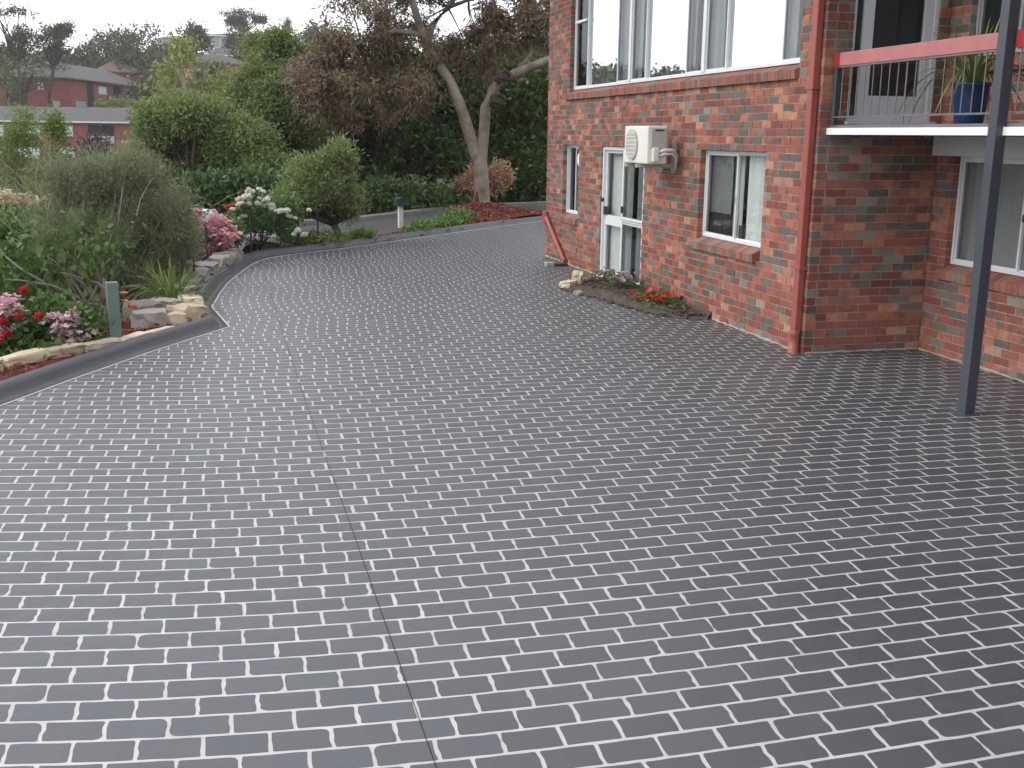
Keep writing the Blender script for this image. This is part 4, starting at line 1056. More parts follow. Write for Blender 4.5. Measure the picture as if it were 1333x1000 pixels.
# broad-leaved small tree behind the tap post
hb = empty('broad_leaf_tree', (-1.62, 13.4, -0.35), 0, 'small multi stemmed tree with large limp leaves behind the red roses', 'tree')
rs2 = np.random.RandomState(12)
hbl = [(-1.35, 13.4, .98), (-1.62, 13.3, 1.02), (-1.95, 13.4, .85), (-2.3, 13.2, .75), (-2.65, 13.1, .62), (-2.2, 13.0, 1.0), (-2.75, 12.9, .42), (-1.5, 13.1, .82), (-2.5, 13.3, .95), (-3.1, 13.0, .6), (-2.05, 13.2, .62)]
paths = []
b0 = np.array([-1.62, 13.4, -0.35])
for i, c in enumerate(hbl):
    c = np.array(c); m0 = np.array([-1.45 if i % 2 else -1.62, 13.35, .25])
    paths.append(([tuple(q - b0) for q in limb_path(m0, c, .14, 5, rs2)], .018, .006))
paths += [([(.02, 0, 0), (.04, 0, .3), (.17, -.05, .6), (.2, 0, 1.0)], .024, .014), ([(0, 0, 0), (-.05, -.02, .35), (0, -.05, .62)], .022, .016), ([(.06, .03, 0), (.18, 0, .5), (.22, 0, .95)], .016, .01)]
trunk_of(hb, paths, M['barkp'])
def leaf_mesh(Lf, W, droop, seed):
    mb = MB(); prof = [0.05, .75, 1.0, .8, .45, .03]
    for i, w in enumerate(prof):
        t = i / 5; z = -droop * t * t * Lf; x = Lf * t * (1 - .2 * droop * t)
        mb.v += [(x, -W * w / 2, z + .12 * W * w), (x, 0, z), (x, W * w / 2, z + .12 * W * w)]
    for i in range(5):
        for k in (0, 1): mb.f.append((3 * i + k, 3 * i + k + 1, 3 * i + 4 + k, 3 * i + 3 + k))
    return mb.mesh('leaf')
lms = [leaf_mesh(.12, .085, d, 0) for d in (.3, .7, 1.1)]
for m in lms: m.materials.append(L['hib'])
for c in hbl:
    for k in range(20):
        p = np.array(c) - b0 + rs2.normal(size=3) * np.array([.14, .12, .12])
        o = bpy.data.objects.new('leaf', lms[rs2.randint(3)]); COL.objects.link(o); o.parent = hb; o.location = p
        o.rotation_euler = (rs2.uniform(-.4, .4), rs2.uniform(.2, 1.3), rs2.uniform(0, 6.28)); s_ = rs2.uniform(.7, 1.25); o.scale = (s_,) * 3
C = np.concatenate([np.array(c) - b0 + rs2.normal(size=(30, 3)) * .17 for c in hbl])
tag(quads('foliage', leaf_quads(C, 2, .05, .10, .065, droop=.5, rs=rs2), L['hibm'], hb), kind='stuff')

# big grey-green feathery shrub
plant('feathery_shrub', (-1.75, 16.2, -0.75), [((-1.76, 16.3, 0.75), (0.95, 0.9, 1.05)), ((-2.15, 16.2, 0.55), (0.5, 0.6, 0.9)), ((-1.01, 16.4, 0.75), (0.55, 0.7, 1.0)), ((-1.46, 16.2, 1.45), (0.75, 0.7, 0.55)), ((-1.76, 16.0, 0.0), (0.85, 0.5, 0.5)), ((-0.81, 16.1, 0.95), (0.5, 0.5, 0.6)), ((-1.16, 15.9, 0.5), (0.6, 0.4, 0.6)), ((-1.75, 15.75, 0.75), (0.5, 0.4, 0.5)), ((-1.9, 16.1, 1.55), (0.4, 0.4, 0.55))],
      'mel', 'large feathery grey green shrub with bare twigs showing through', 'shrub', 41, per=52, nleaf=34, spread=0.075, Ln=0.075, Wd=0.0085, nl=10, sub=0.40, rise=0.7, bias=0.7, stems=6, r0=0.045, bark='barkp', shell=0.15, low=-0.9)
fs = bpy.data.objects['feathery_shrub']; rt_ = np.random.RandomState(19); mb = MB()
for i in range(110):
    a = np.array([rt_.normal(0.05, .55), rt_.normal(0, .3), rt_.uniform(.5, 2.1)]); d = np.array([a[0] * .35 + rt_.normal(0, .15), rt_.normal(0, .2), rt_.uniform(.3, .75)])
    mb.tube(limb_path(a, a + d, .12, 4, rt_), [.006, .005, .004, .0025], 4, False)
tag(mb.build('twigs', M['barkp'], fs), kind='stuff')
# round olive-like shrub with a short trunk
plant('round_shrub', (2.32, 22.75, -0.05), [((1.75, 22.75, 1.18), (0.72, 0.75, 0.72)), ((2.2, 22.6, 1.35), (0.5, 0.6, 0.62)), ((1.35, 22.7, 0.85), (0.45, 0.5, 0.4)), ((2.35, 22.8, 0.85), (0.3, 0.45, 0.4))],
      'olive', 'rounded silvery green shrub with a short dark trunk beside the kerb', 'shrub', 42, per=70, nleaf=12, spread=0.07, Ln=0.11, Wd=0.032, nl=10, rise=0.7, bias=0.7, r0=0.09, bark='barkd', shell=0.4, low=-0.6, fork=0.4)

# low plants between kerb and road
def tuft(x, y, R, H, label, seed, leafm='cover', n=500, Ln=0.14, Wd=0.05, z=0.02):
    rs = np.random.RandomState(seed); e = empty('low_plant', (x, y, z), 0, label, 'plant', 'low plants along the far kerb')
    c = rs.normal(size=(n // 5, 3)) * np.array([R * .45, R * .45, H * .25]); c[:, 2] = abs(c[:, 2]) + H * .25
    quads('foliage', leaf_quads(c, 5, R * .12, Ln, Wd, rise=.5, rs=rs), L[leafm], e); return e
for i, (x, y, R, H, lab, lf) in enumerate([
        (4.25, 24.75, .30, .22, 'small bright green tuft nearest the letterbox in the red mulch', 'cover'), (4.75, 25.45, .34, .24, 'second bright green tuft along from the letterbox', 'cover'), (5.2, 26.2, .36, .28, 'middle bright green tuft of the row in the mulch', 'cover'),
        (5.55, 27.0, .38, .32, 'fourth and fuller bright green tuft towards the gum tree', 'cover'), (5.9, 27.9, .38, .34, 'bright green tuft closest to the gum tree mound', 'cover'),
        (1.75, 22.0, .36, .24, 'yellow green leafy plant under the white roses', 'lime'), (2.1, 22.35, .34, .22, 'yellow green leafy plant left of the round shrub trunk', 'lime'), (2.75, 22.95, .3, .24, 'leafy plant with yellow tips right of the round shrub trunk', 'lime'), (1.3, 22.2, .34, .24, 'pale green leafy plant half hidden by the white roses', 'lime')]):
    tuft(x, y, R, H, lab, 60 + i, lf)

# letterbox
lx = empty('letterbox', (4.2, 26.9, -0.03), 0.2, 'dark green letterbox on a pale square timber post by the road', 'letterbox')
bevel(MB().box(-.055, .055, -.055, .055, 0, .55).build('post', M['timber'], lx), .006)
bevel(MB().box(-.13, .13, -.15, .15, .55, .71).build('box', M['dgreen'], lx), .012)
MB().add([(-.145, -.165, .715), (.145, -.165, .715), (.145, .165, .715), (-.145, .165, .715), (0, -.165, .765), (0, .165, .765)], [(0, 1, 4), (2, 3, 5), (0, 4, 5, 3), (1, 2, 5, 4), (0, 3, 2, 1)]).build('lid', M['dgreen'], lx)
MB().box(-.08, .08, -.156, -.151, .63, .65).build('slot', M['black'], lx)

# ------------------------------------------------------------------ trees behind
def A(px, py, d): return at(px, py, d)
def base_at(px, d):
    p = A(px, 200, d); return (p[0], p[1], G(p[0], p[1]))
def cr(px, py, d, rx, ry, rz): return (tuple(A(px, py, d)), (rx, ry, rz))

# smooth-barked gum with a forked trunk
gb = np.array([7.15, 30.6, 0.25]); gum = empty('gum_tree', tuple(gb), 0, 'tall gum tree with a forked smooth trunk and drooping bronze leaves', 'tree')
rg = np.random.RandomState(5)
def gp(px, py, dd=0.0): return A(px, py, 31.5 + dd) - gb
fork = gp(622, 192)
main = [(gb * 0 - (0, 0, .3), .36), (gp(627, 272), .285), (gp(627, 250), .225), (gp(626, 225), .21), (gp(624, 206), .205), (gp(623, 197), .10)]
mb = MB(); mb.tube([p for p, _ in main], [r for _, r in main], 14)
limbs = [([gp(625, 232), gp(621, 205), gp(612, 178), gp(604, 152), gp(594, 125), gp(585, 104), gp(570, 82, .3)], [.15, .175, .17, .165, .155, .145, .125]),
         ([gp(626, 228), gp(627, 203), gp(630, 170), gp(632, 140), gp(641, 118), gp(650, 106), gp(676, 93, -.2), gp(712, 79, -.4), gp(750, 68, -.5)], [.15, .165, .155, .15, .145, .135, .125, .11, .10]),
         ([gp(574, 88, .3), gp(556, 60), gp(545, 30, -.3), gp(535, -5, -.6), gp(520, -40, -1)], [.14, .125, .11, .09, .05]),
         ([gp(570, 82, .3), gp(556, 62, .5), gp(562, 35, .5), gp(583, 10, .8), gp(604, -20, 1.2)], [.12, .11, .10, .085, .05]),
         ([gp(585, 104), gp(562, 108, .8), gp(535, 112, 1.3), gp(495, 100, 1.6)], [.05, .04, .03, .02]),
         ([gp(548, 45, -.2), gp(515, 40, -.4), gp(470, 55, -.5), gp(425, 75, -.8)], [.085, .065, .045, .025]),
         ([gp(676, 93, -.2), gp(690, 70, .2), gp(694, 45, .4), gp(690, 15, .5)], [.10, .075, .055, .03]),
         ([gp(583, 10, .8), gp(610, 0, 1), gp(640, -5, 1)], [.06, .045, .03])]
for pts, r in limbs: mb.tube(pts, r, 10)
trk = mb.build('trunk', M['bark'], gum, True)
sc_ = MB(); sp_ = [gp(620.3, 283, -.25), gp(620.6, 272, -.22), gp(621.4, 258, -.17), gp(621.6, 246, -.14)]
sc_.tube(sp_, [.075, .07, .07, .03], 8); sc_.build('bark_scar', M['scar'], trk, True)
for q in (gp(655, 100, -.3), gp(648, 131, -.1)): o = link('burl', rock_mesh(.36, .34, .26, 5, .3), M['barkd'], trk); o.location = q
gl = []
for px, py, rx, rz, k, dd in ((440, 95, 1.25, 1.15, 9, -.6), (500, 105, 1.35, 1.0, 9, -.4), (470, 45, 1.3, .9, 9, 0), (540, 60, 1.1, 1.1, 8, .5), (420, 135, .75, .8, 6, -.5), (520, 130, .9, .7, 6, 0), (590, 70, .7, .5, 4, .8), (500, 0, 1.4, .8, 7, 0),
                              (585, -20, 1.3, .6, 5, .5), (640, 50, .9, .55, 6, .4), (685, 40, .75, .8, 8, .3), (655, 20, .7, .35, 4, 0), (700, 5, .8, .7, 6, .5), (400, 85, .5, .5, 3, 0), (640, -60, 1.6, .7, 7, 0), (480, -70, 1.8, .8, 8, 0), (560, -120, 2, 1, 8, 0), (625, 85, .5, .35, 3, .5), (455, 150, .55, .35, 3, -.6)):
    gl += lobes(gp(px, py, dd), (rx, rx * 1.1, rz), k, .40, rg, -.9)
mb = MB()
C, O = clumps(gl, 19, rg, .2)
quads('crown', leaf_quads(C, 22, .115, .20, .04, O, droop=0.75, bias=.35, rs=rg), L['gum'], gum)
ep_ = [np.array(l[0][-1]) for l in limbs] + [np.array(l[0][-2]) for l in limbs]
for c, r in gl:
    e = min(ep_, key=lambda q: np.linalg.norm(q - c)); mb.tube(limb_path(e, c, .12, 4, rg), [.03, .022, .015, .008], 5, False)
tag(mb.build('twigs', M['barkd'], trk), kind='stuff')

# dark evergreens behind the gum
def bigtree(name, px, d, crowns, leafm, label, seed, cat='tree', **kw):
    return plant(name, base_at(px, d), crowns, leafm, label, cat, seed, **kw)
kw = dict(per=46, nleaf=13, spread=.22, Ln=.26, Wd=.11, nl=14, r0=.2, sub=.40, shell=.35, low=-.7)
bigtree('evergreen_tree', 478, 36, [cr(470, 175, 36, 1.75, 1.6, 1.9), cr(450, 240, 36, 1.3, 1.5, 1.2), cr(495, 120, 36, 1.2, 1.4, 1.1)], 'darker', 'dark dense evergreen tree behind the round silvery shrub', 51, **kw)
bigtree('evergreen_tree', 560, 38, [cr(560, 150, 38, 1.9, 1.7, 1.6), cr(540, 195, 37.5, 1.5, 1.5, 1.0), cr(590, 110, 38, 1.3, 1.4, 1.2), cr(575, 200, 38.5, 1.2, 1.4, .9)], 'darker', 'dark spreading evergreen tree with bare lower limbs behind the letterbox', 52, **kw)
bigtree('evergreen_tree', 668, 40, [cr(660, 155, 40, 1.7, 1.6, 1.6), cr(705, 130, 40, 1.6, 1.6, 2.0), cr(670, 95, 41, 1.4, 1.6, 1.4), cr(690, 205, 40, 1.3, 1.3, .9)], 'dark', 'mid green evergreen tree between the gum trunk and the brick house', 53, **kw)
bigtree('evergreen_tree', 740, 42, [cr(745, 120, 42, 2.4, 2, 2.4)], 'dark', 'evergreen tree mostly hidden behind the far corner of the brick house', 54, **kw)
kw2 = dict(per=40, nleaf=11, spread=.16, Ln=.16, Wd=.08, nl=12, r0=.05, sub=.42, shell=.35, low=-.5, stems=3)
bigtree('hedge_shrub', 500, 32.5, [cr(500, 268, 32.5, 1.1, .7, .65)], 'darker', 'dark hedge shrub behind the letterbox on its near side', 55, 'shrub', **kw2)
bigtree('hedge_shrub', 560, 34, [cr(552, 264, 34, 1.0, .7, .5)], 'darker', 'dark hedge shrub left of the gum trunk', 56, 'shrub', **kw2)
bigtree('hedge_shrub', 665, 39, [cr(670, 245, 39, 1.2, .8, .75)], 'darker', 'dark hedge shrub right of the gum trunk', 57, 'shrub', **kw2)
bigtree('hedge_shrub', 712, 39, [cr(715, 240, 39, 1.2, .8, .9)], 'darker', 'dark hedge shrub beside the far house corner', 58, 'shrub', **kw2)
bigtree('hedge_shrub', 425, 31, [cr(425, 270, 31, 1.2, .7, .8), cr(380, 265, 31, 1.0, .7, .8)], 'darker', 'dark hedge shrub in the shade behind the white roses', 59, 'shrub', **kw2)
bigtree('orange_shrub', 625, 34.5, [cr(628, 236, 34.5, .62, .5, .46), cr(612, 246, 34.5, .42, .4, .28), cr(650, 236, 34.5, .34, .4, .42)], 'org', 'pale orange leafed shrub glowing behind the gum trunk', 61, 'shrub', per=34, nleaf=9, spread=.10, Ln=.13, Wd=.07, nl=9, r0=.04, sub=.45)
# large light green tree
bigtree('broadleaf_tree', 330, 34, [cr(375, 110, 34.5, 1.25, 1.5, 1.55), cr(340, 140, 34, 1.35, 1.5, 1.3), cr(395, 160, 34, 1.0, 1.3, 1.4), cr(355, 70, 35, .8, 1.0, .7)],
        'big', 'large domed mid green tree left of the bronze gum', 62, per=70, nleaf=24, spread=.13, Ln=.125, Wd=.05, nl=16, r0=.2, sub=.34, shell=.4, low=-.6, rise=.1)
bigtree('broadleaf_tree', 262, 31, [cr(250, 165, 31, 1.3, 1.4, .85), cr(210, 175, 31, .8, 1.1, .7), cr(300, 190, 31, 1.2, 1.3, 1.0), cr(330, 220, 31, 1.1, 1.2, 1.0)],
        'big', 'lower mid green tree with layered foliage in front of the domed tree', 63, per=70, nleaf=24, spread=.13, Ln=.125, Wd=.05, nl=15, r0=.16, sub=.34, shell=.4, low=-.6, rise=.1)
bigtree('evergreen_tree', 330, 30, [cr(330, 262, 29, 1.5, 1.1, .75), cr(290, 250, 29, 1.0, 1.1, .7)], 'darker', 'dark low tree in shade between the grey shrub and the white roses', 64, **{**kw, 'Ln': .2, 'Wd': .08, 'spread': .16})
# sparse yellow-green tree
bigtree('sparse_tree', 243, 58, [cr(245, 95, 58, 1.8, 1.6, 1.6), cr(222, 115, 58, 1.2, 1.3, 1.1), cr(275, 120, 58, 1.2, 1.3, .8), cr(240, 65, 58, .8, 1, .7), cr(295, 105, 58, .5, .6, .8)],
        'yel', 'sparse yellow green tree with thin bare trunks rising over the light green trees', 65, per=5, nleaf=6, spread=.26, Ln=.30, Wd=.16, nl=11, r0=.13, sub=.5, shell=.2, low=-.9, bark='barkp', stems=2, droop=.4)
# young yellow-green trees and shrubs on the left
bigtree('young_tree', 22, 30, [cr(20, 195, 30, .9, .8, .85), cr(35, 175, 30, .35, .5, .6), cr(5, 225, 30, .8, .8, .7)], 'lime', 'feathery yellow green young tree at the far left in front of the flats', 66, per=13, nleaf=10, spread=.12, Ln=.13, Wd=.045, nl=9, r0=.05, sub=.42, shell=.2, low=-.9, bark='barkp')
bigtree('young_tree', 66, 28, [cr(68, 205, 28, .45, .5, .85), cr(72, 165, 28, .2, .3, .35), cr(60, 240, 28, .55, .6, .5)], 'lime', 'slender yellow green young tree before the middle windows of the flats', 67, per=11, nleaf=10, spread=.11, Ln=.13, Wd=.045, nl=8, r0=.04, sub=.42, shell=.2, low=-.9, bark='barkp')
bigtree('plum_tree', 103, 26, [cr(105, 225, 26, .6, .6, .75), cr(92, 250, 26, .45, .5, .5), cr(125, 205, 26, .4, .5, .4)], 'plum', 'purple leafed plum tree left of the feathery grey shrub', 68, per=13, nleaf=11, spread=.12, Ln=.12, Wd=.06, nl=8, r0=.05, sub=.42, shell=.2, low=-.9)
cs = bigtree('cream_flower_shrub', 40, 22, [cr(30, 300, 22, .9, .8, .6), cr(70, 300, 22, .6, .7, .5), cr(-10, 310, 22, .7, .7, .6)], 'mel', 'greyish shrub topped with cream flower heads at the far left', 69, per=40, nleaf=14, spread=.10, Ln=.12, Wd=.03, nl=9, r0=.04, sub=.42, shell=.3, low=-.6)
cm = [cluster_mesh('flower_cluster', P['cream'], 14, .06, .09, s) for s in (8, 9)]
for i in range(30):
    px = rr.choice([rr.uniform(-8, 12), rr.uniform(20, 32), rr.uniform(45, 75), rr.uniform(52, 72)]); q = A(px, rr.uniform(254, 284), 21.6) - np.array(cs.location)
    put('flower_cluster', rr.choice(cm), tuple(q), cs, rr.uniform(.7, 1.2), .6, rr)
bigtree('leafy_shrub', 60, 17.5, [cr(30, 330, 17.5, .9, .6, .55), cr(95, 345, 17.5, .7, .6, .5), cr(60, 290, 19, .8, .6, .35)], 'dark', 'dark green shrub filling the gap behind the broad leaved tree', 70, 'shrub', per=44, nleaf=12, spread=.10, Ln=.11, Wd=.045, nl=10, r0=.03, sub=.42, shell=.3, low=-.7)
bigtree('leafy_shrub', 20, 15, [cr(-10, 400, 14.6, .55, .5, .6), cr(40, 385, 15, .5, .5, .4)], 'dark', 'dark leafy shrub behind the low rose bush at the left edge', 71, 'shrub', per=44, nleaf=12, spread=.08, Ln=.08, Wd=.04, nl=9, r0=.03, sub=.42, shell=.3, low=-.7)
bigtree('leafy_shrub', 150, 38, [cr(150, 250, 38, 2.0, 1, 1.2), cr(80, 270, 38, 1.6, 1, 1.0), cr(210, 230, 38, 1.4, 1, 1.2), cr(20, 290, 38, 1.6, 1, 1.0)], 'big', 'broad green thicket below the brick flats', 72, 'shrub', **{**kw, 'nl': 10})

# ------------------------------------------------------------------ parked car, mostly hidden by the shrub
cp = A(228, 292, 23.5); cz = G(cp[0], cp[1])
car = empty('parked_car', (cp[0], cp[1], cz), 0.55, 'white parked car glimpsed through the feathery shrub', 'car')
prof = [(-2.1, .32), (-2.15, .62), (-2.05, .82), (-1.55, .95), (-0.95, 1.38), (0.45, 1.42), (1.15, .98), (1.95, .86), (2.15, .66), (2.15, .32)]
def car_shell(prof, w0, w1, zmid):
    mb = MB(); n = len(prof)
    for s_ in (-1, -.93, .93, 1):
        for x, z in prof:
            t = max(0, (z - zmid) / .5); w = (w0 + (w1 - w0) * min(1, t)) * (1 if abs(s_) < 1 else .985)
            mb.v.append((x * (1 if abs(s_) < 1 else .98), math.copysign(w, s_) * (abs(s_) if abs(s_) < 1 else 1), z - (.02 if abs(s_) == 1 and z > .9 else 0)))
    for j in range(3):
        for i in range(n): mb.f.append((j * n + i, j * n + (i + 1) % n, (j + 1) * n + (i + 1) % n, (j + 1) * n + i))
    mb.f.append(tuple(range(n))[::-1]); mb.f.append(tuple(3 * n + i for i in range(n))); return mb
car_shell(prof, .86, .66, .9).build('body', M['carw'], car)
MB().hexa([(.55, -.62, 1.385), (.55, .62, 1.385), (1.12, .76, 1.0), (1.12, -.76, 1.0), (.58, -.62, 1.405), (.58, .62, 1.405), (1.17, .76, 1.005), (1.17, -.76, 1.005)]).build('windscreen', M['fglass'], car)
for s_ in (-1, 1):
    MB().hexa([(-.85, s_ * .70, 1.33), (.4, s_ * .70, 1.36), (.95, s_ * .85, 1.0), (-1.35, s_ * .85, .98), (-.85, s_ * .72, 1.33), (.4, s_ * .72, 1.36), (.95, s_ * .875, 1.0), (-1.35, s_ * .875, .98)]).build('side_window', M['fglass'], car)
    for x in (-1.35, 1.35):
        MB().tube([(x, s_ * .68, .32), (x, s_ * .88, .32)], .32, 18).build('wheel', M['tyre'], car)

# ------------------------------------------------------------------ buildings across the valley
def flats(name, px, d, yaw, W, D, floors, fh, zb, label, wins, roofm='roof', wallm='fbrick', bays=(), hip=0.0, ov=.5, roof_h=1.6, cat='flats', fascia='white'):
    p = A(px, 150, d); e = empty(name, (p[0], p[1], zb), yaw, label, cat)
    H = floors * fh
    MB().box(0, W, 0, D, -6, H).build('wall', M[wallm], e)
    MB().box(-ov, W + ov, -ov, D + ov, H, H + .22).build('fascia', M[fascia], e)
    r = roof_h; z = H + .225
    MB().add([(-ov, -ov, z), (W + ov, -ov, z), (W + ov, D + ov, z), (-ov, D + ov, z), (hip, D / 2, z + r), (W - hip, D / 2, z + r)], [(0, 1, 5, 4), (2, 3, 4, 5), (3, 0, 4), (1, 2, 5), (0, 3, 2, 1)]).build('roof', M[roofm], e)
    for u0, u1, fl, v0, v1, face, kind in wins:
        b = fl * fh
        if face == 'f': T = lambda u, w, v: (u, -w, v)
        else: T = lambda u, w, v: (-w, u, v)
        m_ = MB()
        for q in ((u0, u0 + .1, v0, v1), (u1 - .1, u1, v0, v1), (u0 + .1, u1 - .1, v0, v0 + .1), (u0 + .1, u1 - .1, v1 - .1, v1), ((u0 + u1) / 2 - .05, (u0 + u1) / 2 + .05, v0 + .1, v1 - .1)):
            m_.box(q[0], q[1], .0, .08, b + q[2], b + q[3], T)
        w = m_.build('window', M['alud'], e)
        for a_, b_ in ((u0 + .1, (u0 + u1) / 2 - .05), ((u0 + u1) / 2 + .05, u1 - .1)):
            MB().box(a_, b_, .01, .04, b + v0 + .1, b + v1 - .1, T).build('pane', M[kind], w)
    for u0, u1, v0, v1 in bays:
        b = MB().box(u0, u1, -.04, .02, v0, v1, lambda u, w, v: (u, -w, v)).build('balcony', M['dark'], e)  # flat dark panel: the shade inside a recessed bay put into its colour
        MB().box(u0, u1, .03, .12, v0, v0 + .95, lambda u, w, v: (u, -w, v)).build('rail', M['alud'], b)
    return e
# long low flats facing the driveway
pL = A(-60, 158, 146); pR = A(205, 158, 146); ya = math.atan2(pR[1] - pL[1], pR[0] - pL[0])
f1 = flats('flats', -60, 146, ya, 29, 11, 3, 2.75, pL[2] - 8.25, 'long low red brick flats with a plain grey roof across the valley',
      [(8.9, 11.3, 2, .95, 2.45, 'f', 'fblind'), (13.3, 15.6, 2, .95, 2.45, 'f', 'fblind'), (8.0, 11.0, 1, .75, 2.35, 'f', 'fblind'), (13.4, 15.7, 1, .75, 2.35, 'f', 'fblind'), (4.2, 6.6, 2, .95, 2.45, 'f', 'fblind'), (3.6, 6.0, 1, .75, 2.35, 'f', 'fblind'), (8.5, 10.7, 0, .75, 2.2, 'f', 'fblind'), (18.3, 20.6, 1, .8, 2.2, 'f', 'fglass')],
      bays=[(17.6, 21.0, 5.65, 8.0)], roof_h=1.9, hip=0, fascia='fcream')
# upper flats turned corner-on
pc = A(92, 110, 186); pe = A(181, 110, 218)
yb = math.atan2(pe[1] - pc[1], pe[0] - pc[0]); zb = pc[2] - 8.1 + 1.0
f2 = flats('flats', 92, 186, yb, 36, 12, 3, 2.8, A(92, 103, 186)[2] - 8.4, 'upper red brick flats seen corner on with a dark hipped roof',
      [(12.5, 16.2, 2, .8, 2.2, 'f', 'fblind'), (27.5, 32, 2, .8, 2.2, 'f', 'fglass'), (12.5, 16.2, 1, .6, 2.2, 'f', 'fblind'), (27.5, 32, 1, .6, 2.0, 'f', 'fblind'), (2.5, 6.5, 1, .7, 2.1, 'f', 'fglass'), (5, 6.6, 2, .7, 2.2, 's', 'fblind')],
      bays=[(7.5, 10.3, .2, 8.1), (19.5, 23.5, .2, 8.1)], roof_h=3.0, hip=5, ov=.7, fascia='roofr')
pw = A(62, 110, 178)
f3 = flats('flats', 35, 183, math.atan2(pc[1] - A(35, 110, 183)[1], pc[0] - A(35, 110, 183)[0]), 7.2, 9, 3, 2.8, A(92, 103, 186)[2] - 8.4, 'end block of red brick flats half hidden by gum trees', [(2.0, 2.9, 2, .9, 2.3, 'f', 'fblind'), (4.2, 5.2, 1, .8, 2.0, 'f', 'fglass')], roof_h=2.4, hip=3, fascia='roofr')
flats('house', 128, 232, .15, 9, 8, 1, 2.8, A(128, 94, 232)[2] - 2.8, 'brown hip roofed house above the upper flats', [], roofm='roofr', roof_h=2.6, hip=4, cat='house', fascia='roofr')
flats('house', 274, 262, .08, 13, 9, 2, 2.7, A(274, 47, 262)[2] - 5.4, 'white hilltop house with a wide glazed front', [(.6, 2.8, 1, .5, 2.3, 'f', 'fglass'), (3.2, 5.2, 1, .5, 2.3, 'f', 'fglass'), (8.6, 9.6, 1, .6, 2.2, 'f', 'fglass'), (10.4, 11.4, 1, .6, 2.2, 'f', 'fglass'), (.6, 3.0, 0, .3, 2.2, 'f', 'fglass'), (3.4, 5.0, 0, .3, 2.2, 'f', 'fglass')], wallm='fcream', roof_h=.8, hip=4, cat='house')
flats('house', 214, 265, .05, 8, 8, 2, 2.6, A(214, 50, 265)[2] - 5.2, 'pale rendered house on the ridge left of the white glazed house', [(.6, 2.4, 1, .6, 2.1, 'f', 'fglass'), (3.4, 5.2, 1, .6, 2.1, 'f', 'fglass')], wallm='fcream', roof_h=.7, hip=3, cat='house')
flats('house', 288, 225, .12, 9, 9, 1, 2.9, A(288, 73, 225)[2] - 2.9, 'brown roofed house with a white gutter below the hilltop house', [(.8, 2.6, 0, .7, 2.2, 'f', 'fglass')], wallm='fbricko', roof_h=1.6, hip=0, cat='house')
flats('house', 250, 170, .2, 9, 8, 2, 2.7, A(250, 83, 170)[2] - 5.4, 'orange brick house behind the sparse yellow green tree', [(1, 2.6, 1, .8, 2.1, 'f', 'fblind')], wallm='fbricko', roof_h=1.5, hip=3, cat='house', fascia='roofr')

# trees on the hill
kf = dict(fork=.72, nleaf=16, r0=.35, sub=.42, shell=.3, low=-.7, nl=10, bias=.5)
def hilltree(px, py, d, rx, rz, label, seed, per=14, leafm='far', sz=1.0, name='hill_tree', extra=(), **k):
    p = A(px, py, d); s_ = d / 200
    crowns = [((p[0], p[1], p[2]), (rx, rx, rz))] + [(tuple(A(a, b, d)), (r1, r1, r2)) for a, b, r1, r2 in extra]
    return plant(name, (p[0], p[1], G(p[0], p[1])), crowns, leafm, label, 'tree', seed, per=per, spread=.5 * s_ * sz, Ln=.62 * s_ * sz, Wd=.34 * s_ * sz, **{**kf, **k})
hilltree(18, 60, 175, 3.6, 3.4, 'umbrella crowned gum at the far left of the skyline', 81, per=7, sz=.7, extra=[(5, 15, 4, .9), (35, 50, 3, 2)], r0=.3)
hilltree(62, 70, 178, 4.6, 4.2, 'broad dark gum on the skyline over the end block of flats', 82, per=11, sz=.75, extra=[(78, 42, 2.8, 1.4)])
hilltree(30, 100, 172, 5.0, 3.4, 'hazy olive tree in front of the end block at far left', 83, per=9, sz=.75)
hilltree(10, 125, 168, 3.6, 3.0, 'bare stemmed tree at the left edge above the grey roof', 84, per=8, sz=.8, bark='barkp', r0=.3)
hilltree(112, 78, 238, 6.2, 4.4, 'dark round tree above the ridge of the upper flats', 85)
hilltree(150, 68, 248, 7, 4.6, 'dark round tree right of the brown hip roof', 86)
hilltree(182, 66, 240, 7.6, 5.0, 'large rounded dark tree on the hill above the yellow green tree', 87)
hilltree(205, 85, 228, 6.5, 4.5, 'dark tree directly behind the yellow green tree', 88)
hilltree(196, 115, 205, 4.5, 4.5, 'dark tree at the right hand end of the upper flats', 89)
hilltree(255, 52, 250, 3.4, 2.6, 'small hazy tree between the two pale ridge houses', 90)
hilltree(308, 56, 252, 2.8, 2.2, 'small dark tree in front of the white glazed house', 91)
hilltree(345, 62, 240, 4, 2.6, 'reddish brown tree beside the brown roofed house', 92, leafm='plum')
hilltree(312, 18, 285, 4.8, 1.1, 'tall thin gum with a flat crown above the white hilltop house', 93, per=6, sz=.6, extra=[(312, 30, 2.2, 2.4), (338, 27, 1.6, .7), (302, 28, 1.4, 1.2)], r0=.25)
hilltree(372, 34, 270, .9, 2.6, 'thin pine spire rising over the domed green tree', 94, per=7, sz=.5, r0=.2)
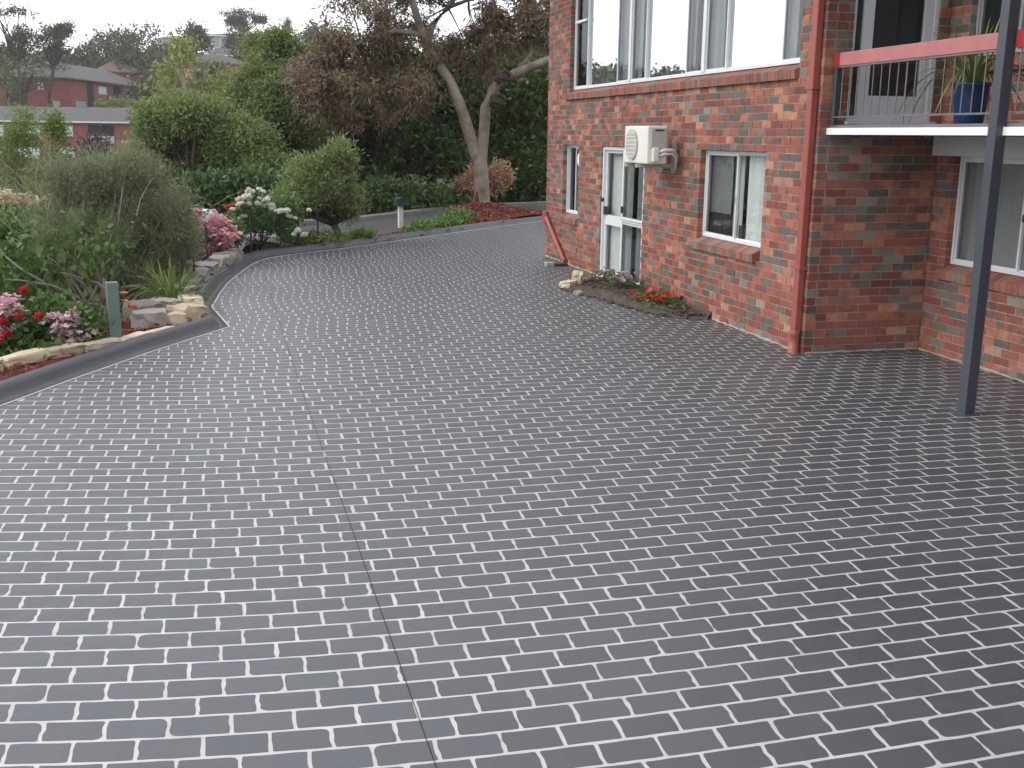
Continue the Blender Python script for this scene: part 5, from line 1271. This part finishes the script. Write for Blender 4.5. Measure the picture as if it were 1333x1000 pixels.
hilltree(310, 90, 200, 4.6, 3.0, 'dark shrubby tree under the white guttered house', 95)
hilltree(280, 105, 160, 3.0, 2.2, 'dark bushy tree between the orange brick house and the domed tree', 96)
hilltree(158, 140, 182, 3.0, .6, 'yellowish shrub along the foot of the upper flats', 97, leafm='lime')
hilltree(420, 60, 230, 6, 4, 'hazy tree on the hill behind the bronze gum', 98)
# far wood that reads as one mass
rw_ = np.random.RandomState(4); C = []
for i in range(1500):
    az = math.radians(rw_.uniform(-75, 40)); R_ = rw_.uniform(205, 420); x, y = R_ * math.sin(az), R_ * math.cos(az)
    px = proj((x, y, 10)); 
    if px[2] > 0 and 195 < px[0] < 350 and R_ < 270: continue
    if px[2] > 0 and 20 < px[0] < 190 and R_ < 236: continue
    r = rw_.uniform(2.0, 4.0); d = unit(rw_.normal(size=(16, 3))); d[:, 2] = abs(d[:, 2]); C.append(np.array([x, y, G(x, y) + 0.8]) + d * r * np.array([1, 1, .9]))
for i in range(500):
    az = math.radians(rw_.uniform(-75, 40)); R_ = rw_.uniform(70, 140); x, y = R_ * math.sin(az), R_ * math.cos(az)
    r = rw_.uniform(1.2, 2.2); d = unit(rw_.normal(size=(16, 3))); d[:, 2] = abs(d[:, 2]); C.append(np.array([x, y, G(x, y) + 0.3]) + d * r)
C = np.concatenate(C)
tag(quads('woodland', leaf_quads(C, 5, .6, 1.3, .8, rs=rw_), L['far']), 'far woodland covering the hillside', kind='stuff')

# ------------------------------------------------------------------ air
hz = MB().box(-640, 640, -230, 830, -11.5, 52).build('haze', None)
tag(hz, 'thin pale haze over the valley', kind='stuff')
m = bpy.data.materials.new('haze'); m.use_nodes = True
n, l = m.node_tree.nodes, m.node_tree.links
n.remove(n['Principled BSDF'])
pv = n.new('ShaderNodeVolumePrincipled'); pv.inputs['Color'].default_value = (0.93, 0.95, 0.97, 1); pv.inputs['Density'].default_value = 0.0003; pv.inputs['Anisotropy'].default_value = 0.2
l.new(pv.outputs[0], n['Material Output'].inputs['Volume'])
hz.data.materials.append(m)
scene.cycles.volume_bounces = 2
